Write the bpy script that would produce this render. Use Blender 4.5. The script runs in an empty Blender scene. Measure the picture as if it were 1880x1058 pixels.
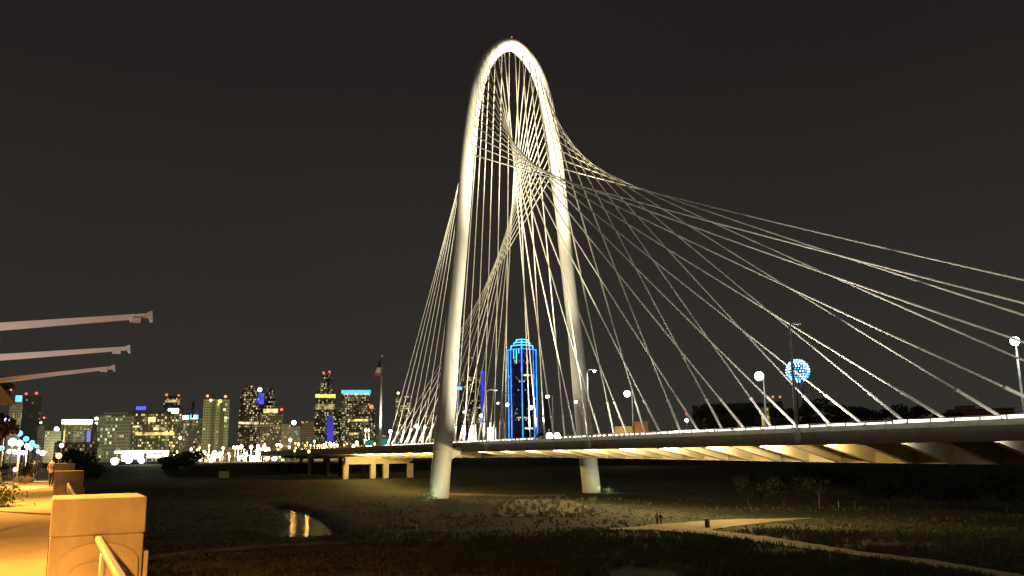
import bpy, math, random
from mathutils import Vector, Matrix, noise
R = math.radians
random.seed(7)
S = bpy.context.scene
COL = S.collection

# ------------------------------------------------------------------ camera
F, PITCH, ROLL, YAW, CH = 1593.3, 0.18862, -0.014436, 0.47911, 10.18
_fw = Vector((math.sin(YAW)*math.cos(PITCH), math.cos(YAW)*math.cos(PITCH), math.sin(PITCH)))
_r = Vector((math.cos(YAW), -math.sin(YAW), 0))
_u = _r.cross(_fw)
_r2 = math.cos(ROLL)*_r + math.sin(ROLL)*_u
_u2 = -math.sin(ROLL)*_r + math.cos(ROLL)*_u
CAM = Vector((0, 0, CH))
cd = bpy.data.cameras.new('camera')
cd.sensor_fit = 'HORIZONTAL'; cd.sensor_width = 36; cd.lens = F/1880*36
cd.clip_start = 0.1; cd.clip_end = 20000
co = bpy.data.objects.new('camera', cd); COL.objects.link(co)
m = Matrix((_r2, _u2, -_fw)).transposed().to_4x4(); m.translation = CAM
co.matrix_world = m
S.camera = co

# ------------------------------------------------------------------ exposure, sky, weak city skyglow
S.view_settings.view_transform = 'Standard'; S.view_settings.look = 'None'
S.view_settings.exposure = 0; S.view_settings.gamma = 1
S.cycles.use_denoising = True
S.cycles.use_adaptive_sampling = False
S.cycles.denoising_prefilter = 'ACCURATE'
S.cycles.max_bounces = 6
S.cycles.sample_clamp_indirect = 4
W = bpy.data.worlds.new('World'); S.world = W; W.use_nodes = True
nt = W.node_tree; nt.nodes.clear()
out = nt.nodes.new('ShaderNodeOutputWorld'); bg = nt.nodes.new('ShaderNodeBackground')
sky = nt.nodes.new('ShaderNodeTexSky'); sky.sky_type = 'NISHITA'; sky.sun_disc = False
sky.sun_elevation = R(-4); sky.sun_rotation = R(230)
tc = nt.nodes.new('ShaderNodeTexCoord'); sp = nt.nodes.new('ShaderNodeSeparateXYZ')
ramp = nt.nodes.new('ShaderNodeValToRGB')
cr = ramp.color_ramp
cr.elements[0].position = 0.0; cr.elements[0].color = (.0350, .0320, .0270, 1)
cr.elements[1].position = 1.0; cr.elements[1].color = (.0118, .0092, .0092, 1)
e = cr.elements.new(0.16); e.color = (.0272, .0246, .0212, 1)
e = cr.elements.new(0.42); e.color = (.0160, .0134, .0128, 1)
nz = nt.nodes.new('ShaderNodeTexNoise'); nz.inputs['Scale'].default_value = 2.2; nz.inputs['Detail'].default_value = 3
mulv = nt.nodes.new('ShaderNodeVectorMath'); mulv.operation = 'SCALE'
mr = nt.nodes.new('ShaderNodeMapRange'); mr.inputs['To Min'].default_value = .86; mr.inputs['To Max'].default_value = 1.14
add = nt.nodes.new('ShaderNodeVectorMath'); add.operation = 'ADD'
skm = nt.nodes.new('ShaderNodeVectorMath'); skm.operation = 'SCALE'; skm.inputs['Scale'].default_value = .02
L = nt.links.new
L(tc.outputs['Generated'], sp.inputs[0]); L(sp.outputs['Z'], ramp.inputs[0])
L(tc.outputs['Generated'], nz.inputs['Vector']); L(nz.outputs[0], mr.inputs['Value'])
L(ramp.outputs[0], mulv.inputs[0]); L(mr.outputs[0], mulv.inputs['Scale'])
L(sky.outputs[0], skm.inputs[0]); L(mulv.outputs[0], add.inputs[0]); L(skm.outputs[0], add.inputs[1])
L(add.outputs[0], bg.inputs['Color']); bg.inputs['Strength'].default_value = 1.0
L(bg.outputs[0], out.inputs[0])
sl = bpy.data.lights.new('skyglow', 'SUN'); sl.energy = .085; sl.angle = R(70); sl.color = (1, .90, .66)
so = bpy.data.objects.new('skyglow', sl); COL.objects.link(so)
so.rotation_euler = (R(50), 0, R(-60))

# ------------------------------------------------------------------ pixel -> place
def ray(x, y): return _fw*F + _r2*(x-940) + _u2*(529-y)
def at_z(x, y, z): d = ray(x, y); return CAM + d*((z-CH)/d.z)
def at_x(x, y, X): d = ray(x, y); return CAM + d*(X/d.x)
def at_y(x, y, Y): d = ray(x, y); return CAM + d*(Y/d.y)
def at_d(x, y, D):
    d = ray(x, y); return CAM + d*(D/math.hypot(d.x, d.y))

# ------------------------------------------------------------------ helpers
def tag(o, label=None, cat=None, group=None, kind=None):
    if label: o['label'] = label
    if cat: o['category'] = cat
    if group: o['group'] = group
    if kind: o['kind'] = kind
    return o
def empty(name, loc=(0, 0, 0), rz=0):
    o = bpy.data.objects.new(name, None); COL.objects.link(o)
    o.location = loc; o.rotation_euler = (0, 0, rz); o.empty_display_size = .2
    return o
class MB:
    def __init__(s): s.v = []; s.f = []; s.sm = []
    def poly(s, pts, smooth=False):
        n = len(s.v); s.v += [tuple(p) for p in pts]; s.f.append(tuple(range(n, n+len(pts)))); s.sm.append(smooth); return s
    def box(s, x0, x1, y0, y1, z0, z1):
        n = len(s.v)
        s.v += [(x0,y0,z0),(x1,y0,z0),(x1,y1,z0),(x0,y1,z0),(x0,y0,z1),(x1,y0,z1),(x1,y1,z1),(x0,y1,z1)]
        for q in ((3,2,1,0),(4,5,6,7),(0,1,5,4),(1,2,6,5),(2,3,7,6),(3,0,4,7)):
            s.f.append(tuple(n+i for i in q)); s.sm.append(False)
        return s
    def prism(s, pts, z0, z1):          # outline in x,y
        n = len(s.v); k = len(pts)
        s.v += [(p[0],p[1],z0) for p in pts] + [(p[0],p[1],z1) for p in pts]
        s.f.append(tuple(n+i for i in reversed(range(k)))); s.f.append(tuple(n+k+i for i in range(k))); s.sm += [False, False]
        for i in range(k):
            j = (i+1) % k; s.f.append((n+i, n+j, n+k+j, n+k+i)); s.sm.append(False)
        return s
    def extrude(s, prof, axis, a0, a1):  # closed profile of 2-D points swept along an axis
        n = len(s.v); k = len(prof)
        for a in (a0, a1):
            for p in prof:
                s.v.append((a,p[0],p[1]) if axis == 'x' else (p[0],a,p[1]))
        s.f.append(tuple(n+i for i in range(k))); s.f.append(tuple(n+k+i for i in reversed(range(k)))); s.sm += [False, False]
        for i in range(k):
            j = (i+1) % k; s.f.append((n+j, n+i, n+k+i, n+k+j)); s.sm.append(False)
        return s
    def tube(s, pts, rad, seg=8, cap=True, smooth=True):
        pts = [Vector(p) for p in pts]; n0 = len(s.v)
        rads = rad if isinstance(rad, (list, tuple)) else [rad]*len(pts)
        prev = None
        for i, p in enumerate(pts):
            t = (pts[min(i+1, len(pts)-1)] - pts[max(i-1, 0)]).normalized()
            if prev is None:
                a = Vector((0,0,1)) if abs(t.z) < .9 else Vector((0,1,0))
                n = t.cross(a).normalized()
            else: n = (prev - t*prev.dot(t)).normalized()
            prev = n; b = t.cross(n)
            for k in range(seg):
                a = 2*math.pi*k/seg
                s.v.append(tuple(p + (n*math.cos(a) + b*math.sin(a))*rads[i]))
        for i in range(len(pts)-1):
            for k in range(seg):
                a = n0+i*seg+k; b2 = n0+i*seg+(k+1) % seg
                s.f.append((a, b2, b2+seg, a+seg)); s.sm.append(smooth)
        if cap:
            s.f.append(tuple(n0+k for k in reversed(range(seg)))); s.sm.append(False)
            m0 = n0+(len(pts)-1)*seg; s.f.append(tuple(m0+k for k in range(seg))); s.sm.append(False)
        return s
    def ball(s, c, r, seg=12, rings=8, sz=1.0):
        n0 = len(s.v); c = Vector(c)
        for i in range(rings+1):
            th = math.pi*i/rings
            for k in range(seg):
                a = 2*math.pi*k/seg
                s.v.append((c.x+r*math.sin(th)*math.cos(a), c.y+r*math.sin(th)*math.sin(a), c.z+sz*r*math.cos(th)))
        for i in range(rings):
            for k in range(seg):
                a = n0+i*seg+k; b = n0+i*seg+(k+1) % seg
                s.f.append((a, a+seg, b+seg, b)); s.sm.append(True)
        return s
    def build(s, name, mat, parent=None):
        me = bpy.data.meshes.new(name); me.from_pydata(s.v, [], s.f); me.update()
        me.polygons.foreach_set('use_smooth', s.sm)
        if mat is not None: me.materials.append(mat)
        o = bpy.data.objects.new(name, me); COL.objects.link(o)
        if parent is not None: o.parent = parent
        return o
def copy_tree(o, parent=None):
    c = o.copy(); COL.objects.link(c)
    if parent is not None: c.parent = parent
    for ch in list(o.children): copy_tree(ch, c)
    return c
def bevel(o, w=.02, seg=2):
    b = o.modifiers.new('bevel', 'BEVEL'); b.width = w; b.segments = seg; b.limit_method = 'ANGLE'
    return o
def lamp(name, typ, loc, power, col, parent=None, radius=.1, size=None, blend=1.0, aim=None):
    l = bpy.data.lights.new(name, typ); l.energy = power; l.color = col; l.shadow_soft_size = radius
    o = bpy.data.objects.new(name, l); COL.objects.link(o)
    if typ == 'SPOT': l.spot_size = R(size); l.spot_blend = blend
    o.location = loc
    if aim is not None:
        o.rotation_euler = (Vector(aim)-Vector(loc)).to_track_quat('-Z', 'Y').to_euler()
    if parent is not None: o.parent = parent
    return o

# ------------------------------------------------------------------ materials
MAT = {}
def pbr(name, col, rough=.6, metal=0, var=.25, scale=1.5, bump=0, bscale=20, stretch=(1,1,1)):
    if name in MAT: return MAT[name]
    m = bpy.data.materials.new(name); m.use_nodes = True; n = m.node_tree; b = n.nodes['Principled BSDF']
    b.inputs['Roughness'].default_value = rough; b.inputs['Metallic'].default_value = metal
    t = n.nodes.new('ShaderNodeTexCoord'); mp = n.nodes.new('ShaderNodeMapping'); mp.inputs['Scale'].default_value = stretch
    no = n.nodes.new('ShaderNodeTexNoise'); no.inputs['Scale'].default_value = scale; no.inputs['Detail'].default_value = 6
    rr = n.nodes.new('ShaderNodeValToRGB'); lo = [c*(1-var) for c in col]; hi = [min(1, c*(1+var)) for c in col]
    rr.color_ramp.elements[0].position = .3; rr.color_ramp.elements[1].position = .7
    rr.color_ramp.elements[0].color = (*lo, 1); rr.color_ramp.elements[1].color = (*hi, 1)
    n.links.new(t.outputs['Object'], mp.inputs[0]); n.links.new(mp.outputs[0], no.inputs['Vector'])
    n.links.new(no.outputs[0], rr.inputs[0]); n.links.new(rr.outputs[0], b.inputs['Base Color'])
    if bump:
        n2 = n.nodes.new('ShaderNodeTexNoise'); n2.inputs['Scale'].default_value = bscale; n2.inputs['Detail'].default_value = 5
        bp = n.nodes.new('ShaderNodeBump'); bp.inputs['Strength'].default_value = bump
        n.links.new(mp.outputs[0], n2.inputs['Vector']); n.links.new(n2.outputs[0], bp.inputs['Height']); n.links.new(bp.outputs[0], b.inputs['Normal'])
    MAT[name] = m; return m
def glow(name, col, strength, sample=False, var=0, vscale=.3):
    if name in MAT: return MAT[name]
    m = bpy.data.materials.new(name); m.use_nodes = True; n = m.node_tree; b = n.nodes['Principled BSDF']
    b.inputs['Base Color'].default_value = (.3, .3, .3, 1)
    b.inputs['Emission Color'].default_value = (*col, 1); b.inputs['Emission Strength'].default_value = strength
    if var:
        t = n.nodes.new('ShaderNodeTexCoord'); no = n.nodes.new('ShaderNodeTexNoise'); no.inputs['Scale'].default_value = vscale
        r_ = n.nodes.new('ShaderNodeMapRange'); r_.inputs['From Min'].default_value = .35; r_.inputs['From Max'].default_value = .65
        r_.inputs['To Min'].default_value = strength*(1-var); r_.inputs['To Max'].default_value = strength*(1+var)
        n.links.new(t.outputs['Object'], no.inputs['Vector']); n.links.new(no.outputs[0], r_.inputs['Value']); n.links.new(r_.outputs[0], b.inputs['Emission Strength'])
    if not sample: m.cycles.emission_sampling = 'NONE'
    MAT[name] = m; return m
def windows(name, base, cw, ch, frac, col, strength, seed=0, gap=.22, bandfrac=.0, rough=.4):
    """facade with a grid of rooms, some of them lit; object space, x or y along the facade, z up"""
    m = bpy.data.materials.new(name); m.use_nodes = True; n = m.node_tree; b = n.nodes['Principled BSDF']
    lk = n.links.new
    def math_(op, a, bb=None):
        q = n.nodes.new('ShaderNodeMath'); q.operation = op
        for i, v in enumerate((a, bb)):
            if v is None: continue
            if isinstance(v, (int, float)): q.inputs[i].default_value = v
            else: lk(v, q.inputs[i])
        return q.outputs[0]
    t = n.nodes.new('ShaderNodeTexCoord'); s = n.nodes.new('ShaderNodeSeparateXYZ'); lk(t.outputs['Object'], s.inputs[0])
    sn = n.nodes.new('ShaderNodeSeparateXYZ'); lk(t.outputs['Normal'], sn.inputs[0])
    side = math_('GREATER_THAN', math_('ABSOLUTE', sn.outputs['X']), .6)
    up = math_('LESS_THAN', math_('ABSOLUTE', sn.outputs['Z']), .5)
    mx = n.nodes.new('ShaderNodeMix'); mx.data_type = 'FLOAT'
    lk(side, mx.inputs[0]); lk(s.outputs['X'], mx.inputs[2]); lk(math_('ADD', s.outputs['Y'], 517.3), mx.inputs[3])
    u = math_('DIVIDE', mx.outputs[0], cw); v = math_('DIVIDE', s.outputs['Z'], ch)
    iu = math_('FLOOR', u); iv = math_('FLOOR', v); fu = math_('FRACT', u); fv = math_('FRACT', v)
    c = n.nodes.new('ShaderNodeCombineXYZ'); lk(iu, c.inputs[0]); lk(iv, c.inputs[1]); c.inputs[2].default_value = seed
    w = n.nodes.new('ShaderNodeTexWhiteNoise'); lk(c.outputs[0], w.inputs['Vector'])
    # clusters: whole office floors and zones are lit together
    c2 = n.nodes.new('ShaderNodeCombineXYZ'); lk(math_('MULTIPLY', iu, .16), c2.inputs[0]); lk(math_('MULTIPLY', iv, .45), c2.inputs[1]); c2.inputs[2].default_value = seed*3.7
    no = n.nodes.new('ShaderNodeTexNoise'); no.inputs['Scale'].default_value = 1.0; no.inputs['Detail'].default_value = 2; lk(c2.outputs[0], no.inputs['Vector'])
    zone = n.nodes.new('ShaderNodeMapRange'); lk(no.outputs[0], zone.inputs['Value'])
    zone.inputs['From Min'].default_value = .35; zone.inputs['From Max'].default_value = .68; zone.inputs['To Min'].default_value = frac*.25; zone.inputs['To Max'].default_value = min(.95, frac*2.4)
    lit = math_('LESS_THAN', w.outputs['Value'], zone.outputs[0])
    msk = math_('MULTIPLY', math_('GREATER_THAN', fu, gap), math_('GREATER_THAN', fv, .35))
    w2 = n.nodes.new('ShaderNodeTexWhiteNoise'); c3 = n.nodes.new('ShaderNodeCombineXYZ'); lk(iu, c3.inputs[0]); lk(iv, c3.inputs[1]); c3.inputs[2].default_value = seed+91.7; lk(c3.outputs[0], w2.inputs['Vector'])
    inten = math_('MULTIPLY', math_('ADD', math_('POWER', w2.outputs['Value'], 3.2), .07), strength*1.35)
    em = math_('MULTIPLY', math_('MULTIPLY', lit, msk), math_('MULTIPLY', inten, up))
    lk(em, b.inputs['Emission Strength'])
    cm = n.nodes.new('ShaderNodeMix'); cm.data_type = 'RGBA'; lk(w2.outputs['Value'], cm.inputs[0])
    cm.inputs[6].default_value = (col[0], col[1]*.95, col[2]*.6, 1); cm.inputs[7].default_value = (min(1, col[0]*1.0), min(1, col[1]*1.06), min(1, col[2]*1.1), 1)
    lk(cm.outputs[2], b.inputs['Emission Color'])
    bc = n.nodes.new('ShaderNodeMix'); bc.data_type = 'RGBA'; lk(math_('MULTIPLY', msk, up), bc.inputs[0])
    bc.inputs[6].default_value = (*base, 1); bc.inputs[7].default_value = (base[0]*.35, base[1]*.37, base[2]*.4, 1)
    lk(bc.outputs[2], b.inputs['Base Color']); b.inputs['Roughness'].default_value = rough
    m.cycles.emission_sampling = 'NONE'
    return m

WHITE = pbr('white painted steel', (.77, .74, .67), .5, 0, .09, .22, .05, 2, (1, 1, .25))
CABLE = pbr('pale cable sheath', (.68, .65, .57), .5, 0, .08, .2)
CONC = pbr('concrete', (.34, .32, .28), .85, 0, .18, .6, .25, 6)
GIRD = pbr('weathered girder steel', (.16, .125, .10), .7, 0, .2, .5)
RIB = pbr('cream painted rib', (.62, .58, .47), .6, 0, .12, .35)
BRN = pbr('dark metal', (.06, .055, .05), .5, .4, .1)
GALV = pbr('galvanised steel', (.58, .59, .57), .45, .3, .1, 3)
BARK = pbr('bark', (.09, .07, .05), .9, 0, .3, 6, .6, 12)
LEAFD = pbr('dark leaves', (.045, .060, .028), .7, 0, .45, .8)
LEAFG = pbr('green leaves', (.07, .11, .035), .7, 0, .4, 2)
GLW = glow('white lamp', (.92, 1, .96), 9)
GLC = glow('cool lamp', (.85, 1, .93), 9)
GLY = glow('warm lamp', (1, .80, .48), 5)
GLO = glow('orange lamp', (1, .46, .10), 3.2)
GLR = glow('red beacon', (1, .14, .08), 1.6)
GLG = glow('green lamp', (.35, 1, .25), 1.6)
GLB = glow('blue lamp', (.05, .28, 1), 2.2)
NEON = glow('blue neon', (.02, .20, 1), 3.0, var=.35, vscale=.05)
NEONC = glow('cyan blue neon', (.06, .50, 1), 3.0, var=.2, vscale=.05)
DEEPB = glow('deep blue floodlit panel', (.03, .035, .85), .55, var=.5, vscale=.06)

# ================================================================== SETTING: ground, water, paths
WZ = -1.0
POND = [at_z(*p, WZ) for p in [(498,994),(530,976),(546,962),(528,946),(512,934),(540,941),(574,954),(592,972),(608,992),(560,996)]]
POND = [(p.x, p.y) for p in POND]
CREEK = [at_z(*p, WZ) for p in [(514,936),(495,925),(470,915),(440,905),(420,897)]]
CREEK = [(p.x, p.y) for p in CREEK]
def seg_d(x, y, a, b):
    dx, dy = b[0]-a[0], b[1]-a[1]; t = max(0, min(1, ((x-a[0])*dx+(y-a[1])*dy)/(dx*dx+dy*dy+1e-9)))
    return math.hypot(x-a[0]-t*dx, y-a[1]-t*dy)
def pond_sd(x, y):
    ins = False; d = 1e9; k = len(POND)
    for i in range(k):
        a, b = POND[i], POND[(i+1) % k]; d = min(d, seg_d(x, y, a, b))
        if (a[1] > y) != (b[1] > y) and x < (b[0]-a[0])*(y-a[1])/(b[1]-a[1])+a[0]: ins = not ins
    d = -d if ins else d
    return d
def sst(a, b, x):
    t = max(0., min(1., (x-a)/(b-a))); return t*t*(3-2*t)
def gz(x, y):
    z = 0.
    if y > 225: z += 2.5*sst(225, 295, y)
    z += 4.9*sst(400, 440, y)                       # levee
    if x > 130: z += 1.0*sst(135, 190, x)*sst(60, 140, y)
    amp = .10 if y < 130 else .22
    z += amp*noise.noise((x*.09, y*.09, 1.3)) + amp*.6*noise.noise((x*.27, y*.27, 4.1))
    if -10 < x < 110 and 70 < y < 330:
        d = pond_sd(x, y)
        if d < 5: z = z*sst(0, 5, d) - 1.9*(1-sst(-1.5, 3.6, d))
    if y < 420 and 105 < y < 190 and 55 < x < 115:   # soil bank in front of the arch
        z += .9*math.exp(-((y-(150))/22)**2)*math.exp(-((x-86)/17)**2)
    return z
def frange(a, b, s):
    o = []; x = a
    while x < b: o.append(x); x += s
    return o
xs = [-4000,-2000,-1000,-500,-250,-120,-60,-30] + frange(-14, 20, 4) + frange(20, 60, 1.6) + frange(60, 140, 2.5) + frange(140, 260, 6) + [270,300,350,420,520,700,1000,1600,2600,4500,8000]
ys = [-3000,-800,-200,-60,-20,0,15,25] + frange(34, 100, 2.5) + frange(100, 185, 1.6) + frange(185, 310, 5) + frange(310, 480, 10) + [500,560,650,800,1100,1700,2800,5000,9000]
mb = MB(); nx = len(xs)
for y in ys:
    for x in xs: mb.v.append((x, y, gz(x, y)))
for j in range(len(ys)-1):
    for i in range(nx-1):
        a = j*nx+i; mb.f.append((a, a+1, a+1+nx, a+nx)); mb.sm.append(True)
gm = bpy.data.materials.new('floodplain grass and soil'); gm.use_nodes = True; n = gm.node_tree; b = n.nodes['Principled BSDF']; lk = n.links.new
t = n.nodes.new('ShaderNodeTexCoord')
def nnoise(sc, det=6):
    q = n.nodes.new('ShaderNodeTexNoise'); q.inputs['Scale'].default_value = sc; q.inputs['Detail'].default_value = det; q.inputs['Roughness'].default_value = .62
    lk(t.outputs['Object'], q.inputs['Vector']); return q
n1 = nnoise(.045); n2 = nnoise(.7); n3 = nnoise(.16)
r1 = n.nodes.new('ShaderNodeValToRGB'); ce = r1.color_ramp.elements
ce[0].position = .36; ce[0].color = (.046, .060, .038, 1); ce[1].position = .64; ce[1].color = (.098, .076, .058, 1)
q = ce.new(.5); q.color = (.064, .066, .045, 1)
r2 = n.nodes.new('ShaderNodeValToRGB'); r2.color_ramp.elements[0].position = .35; r2.color_ramp.elements[1].position = .68
r2.color_ramp.elements[0].color = (.45, .45, .45, 1); r2.color_ramp.elements[1].color = (1.35, 1.35, 1.35, 1)
mm = n.nodes.new('ShaderNodeMix'); mm.data_type = 'RGBA'; mm.blend_type = 'MULTIPLY'; mm.inputs[0].default_value = 1
lk(n1.outputs[0], r1.inputs[0]); lk(n2.outputs[0], r2.inputs[0]); lk(r1.outputs[0], mm.inputs[6]); lk(r2.outputs[0], mm.inputs[7]); lk(mm.outputs[2], b.inputs['Base Color'])
b.inputs['Roughness'].default_value = .95; b.inputs['Specular IOR Level'].default_value = .1
bp = n.nodes.new('ShaderNodeBump'); bp.inputs['Strength'].default_value = .8; bp.inputs['Distance'].default_value = .5; lk(n2.outputs[0], bp.inputs['Height']); lk(bp.outputs[0], b.inputs['Normal'])
tag(mb.build('ground', gm), kind='structure')

wm = bpy.data.materials.new('still creek water'); wm.use_nodes = True; n = wm.node_tree; b = n.nodes['Principled BSDF']
b.inputs['Base Color'].default_value = (.018, .020, .020, 1); b.inputs['Roughness'].default_value = .15; b.inputs['IOR'].default_value = 1.33
b.inputs['Specular IOR Level'].default_value = .9
t = n.nodes.new('ShaderNodeTexCoord'); q = n.nodes.new('ShaderNodeTexNoise'); q.inputs['Scale'].default_value = 1.1; q.inputs['Detail'].default_value = 2
bp = n.nodes.new('ShaderNodeBump'); bp.inputs['Strength'].default_value = .10; bp.inputs['Distance'].default_value = .2
n.links.new(t.outputs['Object'], q.inputs['Vector']); n.links.new(q.outputs[0], bp.inputs['Height']); n.links.new(bp.outputs[0], b.inputs['Normal'])
wp = [(p[0], p[1]) for p in POND]; cx = sum(p[0] for p in wp)/len(wp); cy = sum(p[1] for p in wp)/len(wp)
tag(MB().poly([(15, 95, WZ), (62, 95, WZ), (75, 290, WZ), (25, 290, WZ)]).build('water', wm), kind='structure')

def strip(name, up, lo, mat, dz=.05, nseg=4, nw=4, rag=.5):
    """a path draped on the ground between two pixel edges"""
    def dens(pts):
        P = [at_z(x, y, 0) for x, y in pts]
        o = []
        for i in range(len(P)-1):
            for k in range(nseg): o.append(P[i].lerp(P[i+1], k/nseg))
        return o+[P[-1]]
    A, B = dens(up), dens(lo); mb = MB(); k = len(A)
    for i in range(k):
        for j in range(nw+1):
            p = A[i].lerp(B[i], j/nw)
            if 0 < i < k-1 and j in (0, nw):
                w = rag*noise.noise((p.x*2.1, p.y*2.1, 8.2+j))*.6+rag*noise.noise((p.x*.6, p.y*.6, 2.2+j)); d = (A[i]-B[i]).normalized(); p = p + d*w
            mb.v.append((p.x, p.y, gz(p.x, p.y)+dz))
    for i in range(k-1):
        for j in range(nw):
            a = i*(nw+1)+j; mb.f.append((a, a+1, a+nw+2, a+nw+1)); mb.sm.append(True)
    return tag(mb.build(name, mat), kind='structure')
PATH = pbr('pale decomposed granite path', (.27, .215, .105), .95, 0, .2, .35, .3, 3)
FPATH = pbr('worn dirt track', (.13, .105, .07), .95, 0, .3, .4, .3, 3)
SOIL = pbr('bare soil bank', (.095, .078, .036), .95, 0, .6, .9, .6, 1.2)
P_UP = [(1120,972),(1170,968),(1220,962),(1300,957),(1360,954),(1440,952),(1490,951)]
P_LO = [(1120,974),(1170,974),(1220,974),(1300,974),(1360,965),(1440,957),(1490,952)]
strip('footpath', P_UP, P_LO, PATH, .07, 26)
B_UP = [(1262,959.5),(1310,975),(1400,985),(1500,1001),(1600,1017),(1700,1030),(1800,1044),(1900,1060)]
B_LO = [(1180,973),(1290,981),(1400,997),(1500,1012),(1600,1027),(1700,1042),(1800,1059),(1900,1078)]
strip('footpath_branch', B_UP, B_LO, PATH, .10, 26)
strip('dirt_track', [(268,1021),(360,1011),(500,1000),(620,995),(720,992),(810,991)], [(268,1029),(360,1018),(500,1006),(620,1000),(720,996),(810,994)], FPATH, .05, 8)
strip('bank_soil', [(915,938),(935,922),(970,918),(1010,919),(1050,927),(1085,940)], [(915,950),(935,951),(970,951),(1010,950),(1050,948),(1085,944)], SOIL, .08, 14, 12, 2.6)
strip('mown_track', [(800,903),(860,907),(940,908),(1040,907)], [(800,906),(860,911),(940,913),(1040,912)], FPATH, .06, 6)

# ================================================================== BRIDGE
Y0, XC = 195.83, 102.77
OFF = [(0,21.4),(12,20.35),(24,19.1),(42,17.65),(55,16.25),(72.5,14.65),(84,13.75),(92,12.85),(97,12.15),(102.4,11.2),(106.5,10.3),(111.4,8.75),(114,7.45),(116.3,5.95),(118.4,3.9),(119.7,2.0),(120.3,0)]
def off(z):
    for (a, oa), (b_, ob) in zip(OFF, OFF[1:]):
        if a <= z <= b_: return oa+(ob-oa)*(z-a)/(b_-a)
    return 0
bridge = empty('cable_stayed_bridge', (XC, Y0, 0))
tag(bridge, 'white arch bridge with floodlit cables fanning down to a long road deck', 'bridge')
BX = Vector((XC, Y0, 0))
class LB(MB):                     # builds in world coordinates, stores relative to the bridge
    def build(s, name, mat, parent=None):
        s.v = [(v[0]-XC, v[1]-Y0, v[2]) for v in s.v]
        return MB.build(s, name, mat, parent or bridge)
ctrl = [Vector((XC-o, Y0, z)) for z, o in OFF] + [Vector((XC+o, Y0, z)) for z, o in reversed(OFF[:-1])]
ctrl = [ctrl[0]+(ctrl[0]-ctrl[1])*.25] + ctrl + [ctrl[-1]+(ctrl[-1]-ctrl[-2])*.25]
curve = []
for i in range(1, len(ctrl)-2):
    p0, p1, p2, p3 = ctrl[i-1:i+3]
    for k in range(8):
        t = k/8
        curve.append(.5*((2*p1)+(p2-p0)*t+(2*p0-5*p1+4*p2-p3)*t*t+(3*p1-p0-3*p2+p3)*t**3))
curve.append(ctrl[-2])
curve = [curve[0]-Vector((0, 0, 1.5))]+curve[1:]
for _ in range(3):
    curve = [curve[0]]+[(curve[i-1]+curve[i]*2+curve[i+1])/4 for i in range(1, len(curve)-1)]+[curve[-1]]
curve[-1] = curve[-1]-Vector((0, 0, 1.5))
def arad(z): return 2.35-.55*sst(0, 60, z)-.03*sst(60, 120, z)
LB().tube(curve, [arad(p.z) for p in curve], 32).build('arch', WHITE)
for sx in (-1, 1):                 # bolted collars where the shafts meet the deck
    for zc in (11.2,):
        c = Vector((XC+sx*off(zc), Y0, zc))
        LB().tube([c-Vector((0,0,.22)), c+Vector((0,0,.22))], arad(zc)+.07, 32).build('leg_collar', WHITE)
    x1 = XC+sx*(off(11)-2.0); x2 = XC+sx*15.6
    LB().extrude([(x1, 9.0), (x1, 11.8), (x2, 11.9), (x2, 10.9)], 'y', Y0-1.1, Y0+1.1).build('deck_bracket', WHITE)
b0 = Vector((XC, Y0, 122.15)); LB().tube([b0-Vector((0,0,.3)), b0+Vector((0,0,.5))], .18, 8).build('beacon', GLR)

# deck cross-section: fascia girders, slab, ribs, spine box
YN, YF = -30., 430.
XE = 86.74; XW = 2*XC-XE
def zbox(y): return 9.35-1.25*sst(0, 1, (Y0-y)/150) if y < Y0 else 9.35
ASPH = pbr('deck asphalt', (.05, .05, .05), .9, 0, .2, .5)
LB().box(XE+.5, XW-.5, YN, YF, 11.75, 12.2).build('road_slab', ASPH)
for xa, xb, s in ((XE, XE+.5, -1), (XW-.5, XW, 1)):
    LB().box(xa, xb, YN, YF, 10.75, 12.35).build('edge_girder', GIRD)
    mbb = LB(); yy = YN
    while yy < YF:
        mbb.box(xa-.06, xb+.03, yy+.03, yy+5.97, 12.353, 13.02); yy += 6
    mbb.build('concrete_barrier', CONC)
    mbb = LB()
    xm = (xa+xb)/2
    for y in frange(YN, YF, 3.0): mbb.box(xm-.06, xm+.06, y-.06, y+.06, 13.02, 13.42)
    mbb.tube([(xm, YN, 13.42), (xm, YF, 13.42)], .035, 6)
    mbb.build('handrail', WHITE)
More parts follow.
